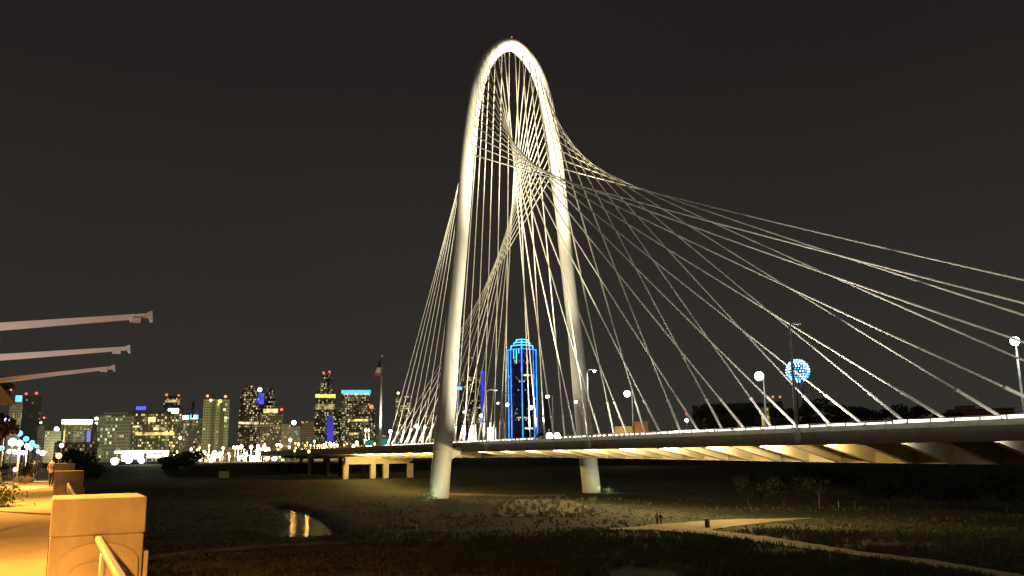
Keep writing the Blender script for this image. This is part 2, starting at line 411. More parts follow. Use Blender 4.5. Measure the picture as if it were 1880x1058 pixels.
# spine box
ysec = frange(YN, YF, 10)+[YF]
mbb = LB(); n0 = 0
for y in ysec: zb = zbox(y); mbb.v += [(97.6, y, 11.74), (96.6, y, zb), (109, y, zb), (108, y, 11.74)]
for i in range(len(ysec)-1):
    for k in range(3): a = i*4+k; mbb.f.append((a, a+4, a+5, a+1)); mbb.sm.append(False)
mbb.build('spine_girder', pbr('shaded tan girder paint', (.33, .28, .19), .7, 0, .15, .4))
ribY = []
y = Y0-9; sp_ = 5.8
while y > 10: ribY.append(y); y -= sp_
y = Y0+9
while y < 400: ribY.append(y); y += 6
def rib(y):
    zb = zbox(y); h = .28
    m_ = LB()
    m_.extrude([(XE+.53, 11.745), (XE+.53, 10.78), (XE+1.3, 10.7), (96.62, zb+.02), (97.55, 11.745)], 'y', y-h/2, y+h/2)
    m_.box(XE+.6, XE+1.3, y-.4, y+.4, 10.62, 10.70)
    n = len(m_.v)                                     # bottom flange
    m_.v += [(XE+1.3, y-.4, 10.62), (XE+1.3, y+.4, 10.62), (96.6, y+.4, zb-.06), (96.6, y-.4, zb-.06),
             (XE+1.3, y-.4, 10.70), (XE+1.3, y+.4, 10.70), (96.6, y+.4, zb+.02), (96.6, y-.4, zb+.02)]
    for q in ((3,2,1,0),(4,5,6,7),(0,1,5,4),(1,2,6,5),(2,3,7,6),(3,0,4,7)): m_.f.append(tuple(n+i for i in q)); m_.sm.append(False)
    return m_
for y in ribY: rib(y).build('floor_beam', RIB)
mbb = LB()                           # far half of the same beams
for y in ribY:
    zb = zbox(y); mbb.extrude([(108.05, 11.745), (109.02, zb+.02), (XW-1.3, 10.7), (XW-.53, 10.78), (XW-.53, 11.745)], 'y', y-.14, y+.14)
mbb.build('far_floor_beams', RIB)
# median plinth with capped anchor blocks
mbb = LB(); yy = YN
while yy < YF: mbb.box(XC-.9, XC+.9, yy+.02, yy+3.98, 12.203, 13.46); yy += 4
mbb.build('median_plinth', WHITE)

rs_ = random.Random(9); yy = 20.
STRIPM = glow('warm white floodlit glow', (1, .95, .78), 2.6)  # added glowing bars stand in for the floodlit median plinth
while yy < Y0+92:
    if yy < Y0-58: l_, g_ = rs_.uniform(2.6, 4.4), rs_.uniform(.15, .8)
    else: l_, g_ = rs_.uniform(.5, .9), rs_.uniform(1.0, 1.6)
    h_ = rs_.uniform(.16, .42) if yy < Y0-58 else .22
    LB().box(XC-.93, XC-.6, yy, yy+l_, 13.52, 13.58+h_).build('median_glow_bar', STRIPM); yy += l_+g_

# cables
near_rel = [-172.5,-165,-158,-151,-144,-136,-128.4,-120.9,-114.3,-107.2,-101.2,-94.6,-88.9,-82.6,-77,-70.6,-65.3,-59.2,-54.1,-48,-43.2,-37.9,-32.9,-27.9,-23.1,-18.2,-13.8,-10,-6.5]
far_rel = [98-3.25*k for k in range(29)]
# attachment points by arc length along the arch from z=86 to the crown
def attach_pts(side, cnt):
    pts = [p for p in curve if (p.x-XC)*side >= 0 and p.z >= 85.5]
    pts.sort(key=lambda p: p.z); Ls = [0]
    for a, b_ in zip(pts, pts[1:]): Ls.append(Ls[-1]+(a-b_).length)
    tot = Ls[-1]; o = []
    for i in range(cnt):
        s = min(tot*.985, tot*(i+.12)/(cnt-.75))
        for k in range(len(Ls)-1):
            if Ls[k] <= s <= Ls[k+1]:
                o.append(pts[k].lerp(pts[k+1], (s-Ls[k])/(Ls[k+1]-Ls[k]+1e-9))); break
        else: o.append(pts[-1])
    return o
AN = {}
SLEEVE = pbr('white anchor sleeve', (.80, .78, .70), .4, 0, .05)
def cable(att, yr, i):
    side = 1 if att.x > XC else -1
    A = Vector((XC, Y0+yr, 13.36)); d = (att-A)
    inn = Vector((XC-att.x, (A.y-att.y), -22)).normalized()
    B = att + inn*1.5; dd = (B-A); Lh = dd.length
    pts = []
    for k in range(13):
        t = k/12; p = A.lerp(B, t); p.z -= .0045*Lh*4*t*(1-t)*(.4+.6*abs(dd.y)/Lh); pts.append(p)
    o = LB().tube(pts, .145 if yr < 0 else .12, 8).build('cable', CABLE)
    s0 = A; u_ = (pts[1]-pts[0]).normalized(); ln = 7.5 if abs(yr) > 40 else 5.0
    sl_ = LB().tube([s0, s0+u_*ln, s0+u_*(ln+.05), s0+u_*(ln+.5)], [.21, .21, .27, .27] if yr < 0 else [.34, .26, .30, .27], 8).build('anchor_sleeve', SLEEVE, o)
    h = LB().box(XC-.75, XC+.75, Y0+yr-.8, Y0+yr+.8, 13.353, 13.75)
    h.build('anchor_cap', SLEEVE, o)
for rel, first in ((near_rel, 1), (far_rel, -1)):
    nR = attach_pts(1, 15); nL = attach_pts(-1, 15)
    for i, yr in enumerate(rel):
        sd = first if i % 2 == 0 else -first
        cable((nR if sd > 0 else nL)[i//2], yr, i)

# ---------------- floodlights on and under the bridge
WARM = (1, .88, .60)
def flood(px_, py_, pz, power, size, aim, col=WARM, rad=.4):
    lamp('arch_floodlight', 'SPOT', (px_-XC, py_-Y0, pz), power, col, bridge, rad, size, 1.0, (aim[0]-XC, aim[1]-Y0, aim[2]))
flood(XC-4, Y0-34, 14.4, 860000, 38, (XC-4, Y0, 116))
flood(XC+4, Y0-34, 14.4, 860000, 38, (XC+5, Y0, 112))
flood(XE+3, Y0-62, 14.4, 620000, 34, (XC-8, Y0, 104))
flood(XW-3, Y0-62, 14.4, 620000, 34, (XC+8, Y0, 104))
flood(XC-5, Y0-16, 14.4, 150000, 46, (XC-13, Y0, 92))
flood(XC+4, Y0-18, 14.4, 120000, 46, (XC+13, Y0, 88))
flood(XC-2, Y0-14, 14.4, 70000, 115, (XC-15, Y0, 44))
flood(XC-4, Y0-7, 14.4, 19000, 95, (XC+15, Y0, 52))
flood(XE+2, Y0-30, 14.4, 42000, 84, (XC-17, Y0, 54))
flood(XC, Y0+30, 14.4, 260000, 50, (XC, Y0, 105))
# cable lights; the near three moved to the deck edge to brighten the cables
for rel_, pw_ in ((-48, 21000), (-104, 36000), (-156, 42000)):
    lamp('cable_floodlight', 'SPOT', (XE+1.6-XC, rel_, 13.3), pw_, (1, .94, .76), bridge, .4, 150, .8, (4, rel_+10, 48))
for k, yr in enumerate(far_rel):
    if k % 5 == 0: lamp('cable_floodlight', 'SPOT', (-2.2, yr, 13.2), 9000, WARM, bridge, .25, 150, 1.0, (2, yr-8, 60))
    if k % 7 == 1: lamp('median_light', 'POINT', (-1.9, yr+1.5, 14.6), 2300, (1, .95, .80), bridge, .15)
# under-deck lights: one by the camera side of each rib
for k, yr_ in enumerate(ribY):
    rel = yr_-Y0
    if rel < 0:
        if rel > -108: p_, c_ = (2550, (1, .74, .32)) if rel < -48 else (1100, (1, .76, .38))
        elif rel > -120: p_, c_ = 900, (1, .66, .22)
        elif rel > -140: p_, c_ = 70, (1, .90, .70)
        else: p_, c_ = 70, (1, .92, .75)
        if k % 2 == 0: lamp('soffit_light', 'POINT', (XE+1.6-XC, rel-1.5, 10.2 if rel > -120 else 11.2), p_*(2.0 if rel < -48 else 1.6), c_, bridge, .1)
    elif yr_ < 284 and k % 2 == 0: lamp('soffit_light', 'POINT', (XE+2.2-XC, rel-1.5, 10.2), 4200, (1, .66, .18), bridge, .1)

WASHM = glow('added parapet glow', (.95, 1, .85), 1.2)  # added fixtures and glow plates for the made-up barrier wash
yy = 40.
while yy < Y0-12:
    f_ = LB().box(XE-.62, XE+.1, yy-.05, yy+.05, 13.02, 13.10).build('added_parapet_fixture', GALV)
    LB().box(XE-.62, XE-.42, yy-.3, yy+.3, 12.99, 13.02).build('lens', WASHM, f_)
    yy += 5.8

wl = lamp('added_parapet_wash', 'AREA', (XE-.75-XC, -84, 13.05), 270, (.95, 1, .72), bridge, .1, None, 1, (XE+.3-XC, -84, 12.55))  # added long area light brightening the outer barrier face
wl.data.shape = 'RECTANGLE'; wl.data.size = 144; wl.data.size_y = .06
wl.rotation_euler = Matrix(((0, -.45, -.893), (1, 0, 0), (0, -.893, .45))).to_euler()

# ---------------- pier under the far end
pier = empty('bridge_pier', (98.5, 291, 2.4)); tag(pier, 'sand coloured pier with four square columns under the far deck end', 'bridge pier')
PC = pbr('pier concrete', (.42, .37, .27), .85, 0, .15, .5)
MB().extrude([(-11.9, 5.0), (-11.9, 7.5), (12.2, 7.6), (12.2, 6.0), (10.5, 5.0)], 'y', -1.1, 1.1).build('pier_cap', PC, pier)
for x in (634, 684, 708, 753):
    p = at_y(x, 865, 291); u = p.x-98.5
    MB().box(u-.85, u+.85, -.85, .85, -1, 4.997).build('column', PC, pier)
lamp('pier_light', 'SPOT', (-2, -14, 4.6), 6500, (1, .72, .25), pier, .3, 120, 1.0, (0, 0, 4.5))
# viaduct beyond: rows of thin piers in the dark
DKC = pbr('shade darkened concrete', (.07, .06, .05), .9)  # concrete colour darkened to stand for the shade under the deck
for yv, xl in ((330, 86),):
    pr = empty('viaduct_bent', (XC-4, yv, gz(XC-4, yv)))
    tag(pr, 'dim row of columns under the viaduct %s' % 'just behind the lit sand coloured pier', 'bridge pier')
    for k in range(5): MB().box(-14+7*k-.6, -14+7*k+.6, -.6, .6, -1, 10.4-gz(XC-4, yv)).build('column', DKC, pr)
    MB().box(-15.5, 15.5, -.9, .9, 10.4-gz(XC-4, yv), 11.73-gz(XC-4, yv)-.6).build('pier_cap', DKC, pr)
# approach viaduct to the left
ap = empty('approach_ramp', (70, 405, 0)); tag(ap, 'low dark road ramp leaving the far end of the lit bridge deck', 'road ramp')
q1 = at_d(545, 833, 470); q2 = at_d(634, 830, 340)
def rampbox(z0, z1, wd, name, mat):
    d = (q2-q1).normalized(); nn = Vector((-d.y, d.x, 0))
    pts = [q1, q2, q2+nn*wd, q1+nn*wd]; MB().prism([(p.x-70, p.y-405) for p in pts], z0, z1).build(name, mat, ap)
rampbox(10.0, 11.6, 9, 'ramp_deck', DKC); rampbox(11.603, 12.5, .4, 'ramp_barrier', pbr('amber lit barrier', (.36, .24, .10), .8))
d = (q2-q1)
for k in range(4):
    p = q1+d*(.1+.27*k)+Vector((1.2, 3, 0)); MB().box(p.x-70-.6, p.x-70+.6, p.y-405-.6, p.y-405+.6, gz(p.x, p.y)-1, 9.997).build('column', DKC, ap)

# ---------------- lamp posts on the bridge
def lamp_post(X, Y, ztop, label, lit=True, side=1, arm=2.4, power=900, rg=.42, zb=12.35, gl=GLC, col=(.86, 1, .92), curved=False, light_on=True):
    o = empty('street_lamp', (X, Y, zb)); h = ztop-zb
    tag(o, label, 'street lamp', 'street lamps on the bridge deck')
    MB().tube([(0, 0, -1.4 if X < XC else 0), (0, 0, h*.5), (0, 0, h)], [.22, .18, .14], 8).build('pole', GALV, o)
    MB().box(-.28, .28, -.28, .28, -1.2 if X < XC else -.14, .35).build('base', GALV, o)
    a = [(0, 0, h-.02), (side*arm*.35, -arm*.2, h+.28), (side*arm*.75, -arm*.45, h+.38), (side*arm, -arm*.6, h+.3)]
    MB().tube(a, .07, 6).build('arm', GALV, o)
    hx, hy, hz = side*arm, -arm*.6, h+.22
    hd = MB().tube([(hx-side*.45, hy+.25, hz+.06), (hx, hy, hz), (hx+side*.4, hy-.22, hz-.02)], [.10, .2, .12], 8).build('lamp_head', GALV, o)
    if lit:
        MB().ball((hx, hy, hz-.30*rg/.42), rg, 12, 8).build('lamp_globe', gl, hd)
        if light_on: lamp('lamp_light', 'POINT', (hx, hy, hz-1.2), power, col, o, .12)
    return o
lamp_post(86.45, 85.6, 26.6, 'tall unlit lamp post on the near parapet, overlapping the glowing blue ball', lit=False, side=1, arm=.9)
lamp_post(86.45, 136.8, 25.0, 'slim lamp post with a small lit head just right of the right arch leg', side=1, arm=1.2, power=1300, rg=.26)
lamp_post(86.45, 180.0, 24.3, 'curved unlit lamp post between the arch legs beside the blue outlined tower', lit=False, side=1, arm=1.8)
def far_lamp(x, y, Xp, label, rg, power=700, gl=GLC, on=True):
    p = at_x(x, y, Xp-2.4); lamp_post(Xp, p.y+1.4, p.z-.2, label, True, -1, 2.4, power, rg, gl=gl, light_on=on)
far_lamp(1862, 621, 119, 'greenish white street lamp at the far right edge above the deck', .62, 900)
far_lamp(1393, 685, 119, 'brightest white street lamp, left of the glowing blue ball', .86, 900, GLW)
far_lamp(1151, 719, 119, 'white street lamp above the low orange building right of the arch', .76, 900)
far_lamp(1057, 736, 119, 'small street lamp glowing close against the right arch leg', .40, on=False)
far_lamp(1005, 726, 119, 'bluish street lamp between the blue outlined tower and the right arch leg', .48, on=False)
far_lamp(974.5, 746, 119, 'street lamp glowing in front of the lower blue outlined tower', .58, on=False)
far_lamp(931, 741, 119, 'street lamp at the left edge of the blue outlined tower', .54, on=False)
far_lamp(914, 739, 119, 'small street lamp left of the blue outlined tower, right of the curved unlit post', .34, on=False)
far_lamp(883, 761, 119, 'street lamp in front of the blue edge of the dark slab tower', .55, on=False)
far_lamp(852, 755, 119, 'small street lamp just right of the left arch leg', .38, on=False)
far_lamp(765, 780, 119, 'street lamp among the cable ends left of the left arch leg', .75, on=False)
far_lamp(717, 790, 119, 'street lamp right of the flagpole, left of the first cable ends', .75, on=False)

# ---------------- car on the deck
def car(X, Y, label, rz, body):
    o = empty('car', (X, Y, 12.21), rz); tag(o, label, 'car', 'cars on the bridge')
    prof = [(-2.2,.35),(-2.2,.85),(-1.9,.95),(-1.1,1.05),(-.4,1.45),(1.0,1.48),(1.7,1.02),(2.2,.95),(2.25,.4)]
    bevel(MB().extrude(prof, 'x', -.88, .88).build('body', body, o), .06)
    for x in (-.7, .7):
        MB().ball((x, -2.24, .86), .52, 12, 8).build('headlight', glow('car headlight', (1, .74, .40), 14), o)
        MB().box(x-.16, x+.16, 2.2, 2.27, .72, .86).build('tail_light', GLR, o)
    for x in (-.8, .8):
        for yy_ in (-1.4, 1.4):
            w_ = MB().tube([(x-.11, yy_, .33), (x+.11, yy_, .33)], .33, 16).build('wheel', BRN, o)
    MB().extrude([(-1.0,1.06),(-.42,1.40),(.95,1.42),(1.55,1.06)], 'x', -.885, .885).build('window_glass', pbr('car glass', (.02,.02,.025), .1), o)
    return o
CARP = pbr('dark car paint', (.05, .05, .06), .3)
p = at_x(1003, 801, 90.5)
c = car(90.5, p.y, 'car with glaring warm headlights between the arch legs', 0, CARP)
c.scale = (1.3, 1.3, 1.55)
lamp('headlight_beam', 'SPOT', (0, -2.6, .75), 1500, (1, .75, .42), c, .1, 110, 1, (0, -12, .9))
lamp('headlight_spill', 'POINT', (-1.2, -2.9, 1.35), 420, (1, .75, .42), c, .1)

# ---------------- flagpole
p = at_d(697.5, 822, 330); fp = empty('flagpole', (p.x, p.y, 12.2)); tag(fp, 'tall white flagpole with a limp dark flag left of the arch', 'flagpole')
ft = at_d(701.5, 655, 330)
MB().tube([(0, 0, 0), (ft.x-p.x, ft.y-p.y, ft.z-12.2)], [.55, .28], 10).build('pole', WHITE, fp)
lamp('added_pole_light', 'SPOT', (-1.5, -7, 1.5), 26000, (.95, 1, .85), fp, .2, 60, 1.0, (1, 0, 22))  # added spot brightening the flagpole from below
MB().ball((ft.x-p.x, ft.y-p.y, ft.z-12.2+.3), .35).build('finial', WHITE, fp)
fl = MB(); rr_ = Vector((math.cos(R(18)), -math.sin(R(18)), 0)); k_ = 12
for j in range(k_+1):
    for i in range(7):
        a = i/6; dep = j/k_
        w_ = -2.6*a*(.35+.65*dep)-.25
        px_ = rr_*w_ + Vector((0, .35*math.sin(5*a+3*dep), 0))
        fl.v.append((ft.x-p.x+px_.x, ft.y-p.y+px_.y, ft.z-12.2-.6-6.2*dep-.8*a))
for j in range(k_):
    for i in range(6): a = j*7+i; fl.f.append((a, a+1, a+8, a+7)); fl.sm.append(True)
fm = bpy.data.materials.new('striped flag cloth'); fm.use_nodes = True; n = fm.node_tree; b = n.nodes['Principled BSDF']
t = n.nodes.new('ShaderNodeTexCoord'); s_ = n.nodes.new('ShaderNodeSeparateXYZ'); r_ = n.nodes.new('ShaderNodeValToRGB'); r_.color_ramp.interpolation = 'CONSTANT'
n.links.new(t.outputs['Generated'], s_.inputs[0]); n.links.new(s_.outputs['Z'], r_.inputs[0]); n.links.new(r_.outputs[0], b.inputs['Base Color'])
r_.color_ramp.elements[0].color = (.45, .09, .07, 1); r_.color_ramp.elements[1].position = .5; r_.color_ramp.elements[1].color = (.02, .022, .05, 1)
q = r_.color_ramp.elements.new(.2); q.color = (.6, .56, .5, 1)
fl.build('flag', fm, fp)

# ---------------- road sign gantry at the far end of the deck
SIGNG = glow('green road sign face', (.02, .36, .20), .55)
sg = at_d(680, 812, 400); o = empty('sign_gantry', (sg.x, sg.y, 12.2)); tag(o, 'two green overhead road signs behind the foot of the flagpole', 'road sign')
o.rotation_euler = (0, 0, -R(19))
MB().tube([(-5, 0, 0), (-5, 0, 5)], .2, 8).build('post', GALV, o); MB().tube([(10, 0, 0), (10, 0, 5)], .2, 8).build('post', GALV, o)
MB().tube([(-5, .3, 4.4), (10, .3, 4.4)], .18, 8).build('beam', GALV, o)
MB().box(-2.4, 1.6, -.12, .12, 2.4, 4.9).build('sign_panel', SIGNG, o); MB().box(4.4, 8.4, -.12, .12, 2.7, 5.3).build('sign_panel', SIGNG, o)
MB().box(4.6, 8.0, -.13, .1, .6, 2.5).build('sign_panel', glow('amber road sign face', (.8, .55, .10), .7), o)

# ================================================================== CITY
class Tower:
    def __init__(s, name, label, cat, x0, x1, D, group=None, zb=2.0):
        xm = (x0+x1)/2; s.D = D; c = at_d(xm, 840, D); s.az = math.atan2(c.x, c.y)
        s.zb = zb
        s.o = empty(name, (c.x, c.y, s.zb), -s.az); tag(s.o, label, cat, group)
        s.P = Vector((c.x, c.y, 0)); s.r = Vector((math.cos(s.az), -math.sin(s.az), 0)); s.a = Vector((math.sin(s.az), math.cos(s.az), 0)); s.k = D/1610
    def l(s, x, y):                       # pixel -> local (u, z) on the front plane
        d = ray(x, y); t = s.D/(d.dot(s.a)); p = CAM+d*t-s.P
        return p.dot(s.r), p.z-s.zb
    def box(s, x0, x1, yt, yb=None, dep=None, mat=None, name='body', y0=0., parent=None):
        u0, zt = s.l(x0, yt); u1, _ = s.l(x1, yt); zb = 0 if yb is None else s.l(x0, yb)[1]
        dep = dep or (u1-u0)*.8
        return MB().box(u0, u1, y0, y0+dep, zb, zt).build(name, mat, parent or s.o)
    def panel(s, x0, x1, yt, yb, mat, name='lit_band', y0=-.8, dep=.79):
        return s.box(x0, x1, yt, yb, dep, mat, name, y0)
    def bulb(s, x, y, r, mat, name='beacon', y0=2.):
        u, z = s.l(x, y); o_ = MB().ball((u, y0, z), r*s.k*(.78 if name == 'beacon' else .9), 10, 7).build(name, mat, s.o)
        return o_
    def mast(s, x, yt, yb, r=.5, name='mast', mat=None, y0=4):
        u, zt = s.l(x, yt); _, zb = s.l(x, yb)
        return MB().tube([(u, y0, zb), (u, y0, zt)], r*s.k, 6).build(name, mat or BRN, s.o)
    def win(s, base, cw, ch, frac, col=(1, .78, .34), st=1.0, seed=0, **kw):
        return windows('facade windows', tuple(min(.5, c*1.35) for c in base), cw*.72*s.k, ch*.85*s.k, min(.8, frac*1.45), col, st, seed, **kw)
YEL = (1, .80, .30); WRM = (1, .72, .34); PAL = (.95, .92, .50)
# left edge group
T = Tower('office_tower', 'dim grey tower with two red roof beacons at the far left', 'tower', 42, 78, 1500)
T.box(42, 78, 727, mat=T.win((.17,.18,.17), 4, 5, .03, PAL, .35, 1)); T.bulb(48, 723, 2.6, GLR); T.bulb(67, 722, 3, GLR); T.mast(48, 723, 728); T.mast(67, 722, 728)
T = Tower('office_tower', 'pale slab tower with a blue roof sign at the left edge', 'tower', 18, 43, 1200)
T.box(18, 42, 738, mat=T.win((.26,.25,.22), 4, 5, .10, PAL, .5, 2)); T.panel(29, 41, 726, 737, NEONC, 'roof_sign', y0=3, dep=2); T.bulb(20, 716, 2.2, GLR); T.mast(20, 716, 738)
T = Tower('apartment_block', 'narrow pale block with a red beacon left of the white crowned tower', 'building', 70, 83, 1300)
T.box(70, 82, 782, mat=T.win((.34,.33,.30), 3, 4, .12, YEL, .8, 3)); T.bulb(81, 767, 2.2, GLR); T.mast(81, 767, 782, .4); T.bulb(75, 776, 2, GLY, 'roof_light')
T = Tower('warehouse', 'low dark block with one white roof lamp left of the white crowned tower', 'building', 83, 112, 1250)
T.box(83, 113, 791, mat=T.win((.15,.15,.13), 4, 5, .05, YEL, .6, 4)); T.bulb(104, 788, 4, GLW, 'roof_light'); T.mast(104, 788, 792)
T = Tower('office_tower', 'round tower with a bright white curved crown band and a blue edge light', 'tower', 112, 172, 1300)
u0, zt = T.l(114, 771); u1, _ = T.l(170, 771); rad = (u1-u0)/2; cu = (u0+u1)/2
def ring(a0, a1, r, z0, z1, n_=24):
    pts = [(cu+r*math.cos(a0+(a1-a0)*i/n_), rad*1.0+r*.6*math.sin(a0+(a1-a0)*i/n_)) for i in range(n_+1)]
    return pts
full = [(cu+rad*math.cos(2*math.pi*i/32), rad*.8+rad*.6*math.sin(2*math.pi*i/32)) for i in range(32)]
MB().prism([(cu+(x-cu)*.93, y) for x, y in full], 0, T.l(140, 779)[1]).build('body', T.win((.13,.14,.13), 6, 5, .12, PAL, .4, 5), T.o)
MB().prism(full, T.l(140, 790)[1], T.l(140, 779)[1]-.01).build('upper_floors', T.win((.16,.14,.07), 4, 4, .6, (1,.82,.2), .45, 6), T.o)
MB().prism([(cu+(x-cu)*1.03, (y-rad*.8)*1.03+rad*.8) for x, y in full], T.l(140, 778)[1], T.l(140, 770)[1]).build('crown_band', glow('white crown light', (1, .96, .80), 3), T.o)
T.panel(160, 167, 790, 822, DEEPB, 'blue_edge_light', y0=4, dep=2); T.panel(117, 120, 790, 818, glow('yellow edge light', (1,.82,.25), .8), 'edge_light', y0=4, dep=2)
T = Tower('antenna_mast', 'short mast with a white and red beacon right of the white crowned tower', 'mast', 175, 180, 1250)
T.mast(177, 770, 840, .9, y0=0); T.bulb(177, 769, 4, glow('pink beacon', (1,.55,.5), 4)); T.bulb(177, 777, 2.2, GLW, 'lower_light')
T = Tower('office_block', 'broad dark block with scattered white windows right of the white crowned tower', 'building', 180, 242, 1350)
T.box(180, 242, 763, mat=T.win((.15,.17,.14), 5, 6.5, .17, PAL, .9, 7)); T.box(190, 235, 757, 763, mat=pbr('dark plant room', (.10,.10,.09)), name='plant_room', y0=5)
T = Tower('office_block', 'wide dark block with yellow lit floors and a blue roof sign', 'building', 242, 334, 1450)
T.box(242, 334, 760, mat=T.win((.13,.15,.12), 4, 5.5, .30, YEL, 1.1, 8)); T.box(242, 315, 754, 760, mat=pbr('dark plant room', (.1,.1,.09)), name='plant_room', y0=4)
T.panel(250, 268, 746, 752.5, glow('blue roof sign', (.06, .10, 1), 1.3), 'roof_sign', y0=3, dep=2)
T.panel(272, 286, 766, 775, glow('big yellow window', (1,.80,.28), 1.3), 'lit_window'); T.panel(248, 320, 794, 799.5, glow('yellow floor', (1,.76,.18), 1.0, var=.9, vscale=.12), 'lit_floor'); T.panel(282, 303, 785, 790, glow('pale yellow floor', (1,.86,.4), .9, var=.8, vscale=.14), 'lit_floor'); T.panel(244, 258, 782, 785, glow('pale yellow floor', (1,.86,.4), .9), 'lit_floor')
T = Tower('office_tower', 'slim tower with red beacons and a white sign behind the yellow lit block', 'tower', 301, 332, 1600)
T.box(301, 332, 731, mat=T.win((.16,.17,.13), 4, 5, .22, YEL, .7, 9)); T.box(304, 329, 726, 731, mat=pbr('dark plant room', (.1,.1,.09)), name='plant_room', y0=3)
T.panel(303, 330, 734, 739, glow('dim top floor', (1,.85,.35), .45, var=.9, vscale=.15), 'lit_floor')
T.bulb(306, 725, 3, GLR); T.bulb(328, 726, 2.5, GLR); T.panel(309, 328, 751, 758.5, GLW, 'roof_sign'); 
T = Tower('office_tower', 'dark tower with a white and blue sign and a dark spire', 'tower', 335, 371, 1400)
T.box(335, 371, 768, mat=T.win((.13,.13,.12), 4, 5, .2, WRM, .8, 10)); T.mast(355, 738, 768, 2.2, 'spire', pbr('spire', (.03,.03,.03)), y0=-3)
T.panel(336, 346, 763, 770, GLW, 'roof_sign'); T.panel(349, 364, 762, 770, NEONC, 'roof_sign'); T.panel(352, 361, 763, 768, GLW, 'sign_face', y0=-1.4, dep=.5)
T = Tower('apartment_tower', 'greenish concrete tower with two orange and two red roof lights', 'tower', 374, 422, 1350)
T.box(374, 422, 733, mat=T.win((.30,.31,.19), 6, 5.5, .06, PAL, .8, 11)); T.box(389, 396, 736, mat=pbr('dark window strip', (.12,.14,.10)), name='recess', y0=-.6, dep=.58); T.box(404, 413, 740, mat=pbr('dark window strip', (.12,.14,.10)), name='recess', y0=-.6, dep=.58)
T.bulb(381, 727, 3, glow('orange red beacon', (1,.30,.12), 2)); T.bulb(414, 728, 3.2, glow('orange red beacon', (1,.30,.12), 2)); T.bulb(404, 737, 3.6, glow('amber roof light', (1,.62,.12), 2.2), 'roof_light', y0=-1); T.bulb(387, 735, 2.4, GLY, 'roof_light', y0=-1); T.mast(381, 727, 735); T.mast(414, 728, 735)
for x, y in ((412, 752), (414, 767)): T.panel(x-2, x+2.5, y-2, y+2.5, glow('pale lit window', (1,.98,.75), 1), 'lit_window')
# twin domed towers
T = Tower('domed_tower', 'twin domed dark tower with a blue light glowing between its tops', 'tower', 438, 505, 1700)
wm1 = T.win((.06,.055,.05), 3.6, 4.6, .42, (1,.80,.45), .8, 12)
T.box(438, 476, 776, mat=wm1, name='base_block', y0=-1.5, dep=30); T.box(441, 475, 728, 776, mat=wm1); 
for a_, (xa, xb, yt) in enumerate(((444, 472, 718), (448, 469, 711), (453, 465, 707))): T.box(xa, xb, yt, (728, 718, 711)[a_], mat=wm1, name='dome_tier', y0=2+2*a_, dep=24-4*a_)
T.mast(461, 704, 708, 1); T.box(475, 488, 736, mat=T.win((.05,.05,.06), 3.5, 5, .15, WRM, .6, 13), name='link_block', y0=6)
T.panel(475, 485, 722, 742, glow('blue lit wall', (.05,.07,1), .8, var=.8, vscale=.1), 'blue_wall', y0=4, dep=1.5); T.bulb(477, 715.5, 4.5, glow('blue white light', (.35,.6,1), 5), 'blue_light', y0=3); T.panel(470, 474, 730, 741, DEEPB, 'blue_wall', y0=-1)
T.box(487, 505, 727, mat=wm1, name='second_tower', y0=2)
for a_, (xa, xb, yt) in enumerate(((489, 503, 718), (491, 501, 713))): T.box(xa, xb, yt, (727, 718)[a_], mat=wm1, name='dome_tier', y0=4+2*a_, dep=18-4*a_)
T.panel(438, 475, 775, 779, glow('pale yellow floor', (1,.86,.4), .9, var=.8, vscale=.14), 'lit_floor', y0=-2.4)
T = Tower('office_block', 'brown block with a bright yellow top floor in front of the twin domed towers', 'building', 478, 519, 1450)
T.box(478, 519, 762, mat=T.win((.20,.15,.08), 3.4, 4.5, .35, WRM, .8, 14)); T.box(483, 512, 750, 762, mat=T.win((.16,.12,.07), 3.4, 4.5, .3, WRM, .8, 15), name='upper_floors', y0=2)
T.panel(484, 510, 751, 758, glow('yellow top floor', (1,.78,.26), 1.5, var=.9, vscale=.12), 'lit_floor', y0=1); T.bulb(517, 752, 3.4, GLR); T.mast(517, 752, 763)
T = Tower('office_block', 'low brown block right of the brown block with the yellow top', 'building', 519, 533, 1300)
T.box(517, 534, 779, mat=T.win((.17,.13,.09), 3, 4.5, .18, WRM, .6, 16))
T = Tower('office_block', 'low dark green block topped by a single white lamp', 'building', 532, 552, 1300)
T.box(532, 552, 783, mat=T.win((.13,.16,.14), 4, 5, .12, PAL, .4, 17)); T.bulb(539.5, 776, 4.4, GLW, 'roof_light'); T.mast(539.5, 776, 784)
T = Tower('office_block', 'plain sandy brown block left of the pyramid topped tower', 'building', 553, 578, 1400)
T.box(553, 577, 774, mat=T.win((.30,.22,.13), 4, 5, .04, WRM, .5, 18)); T.bulb(556, 776, 2, GLR, y0=-1)
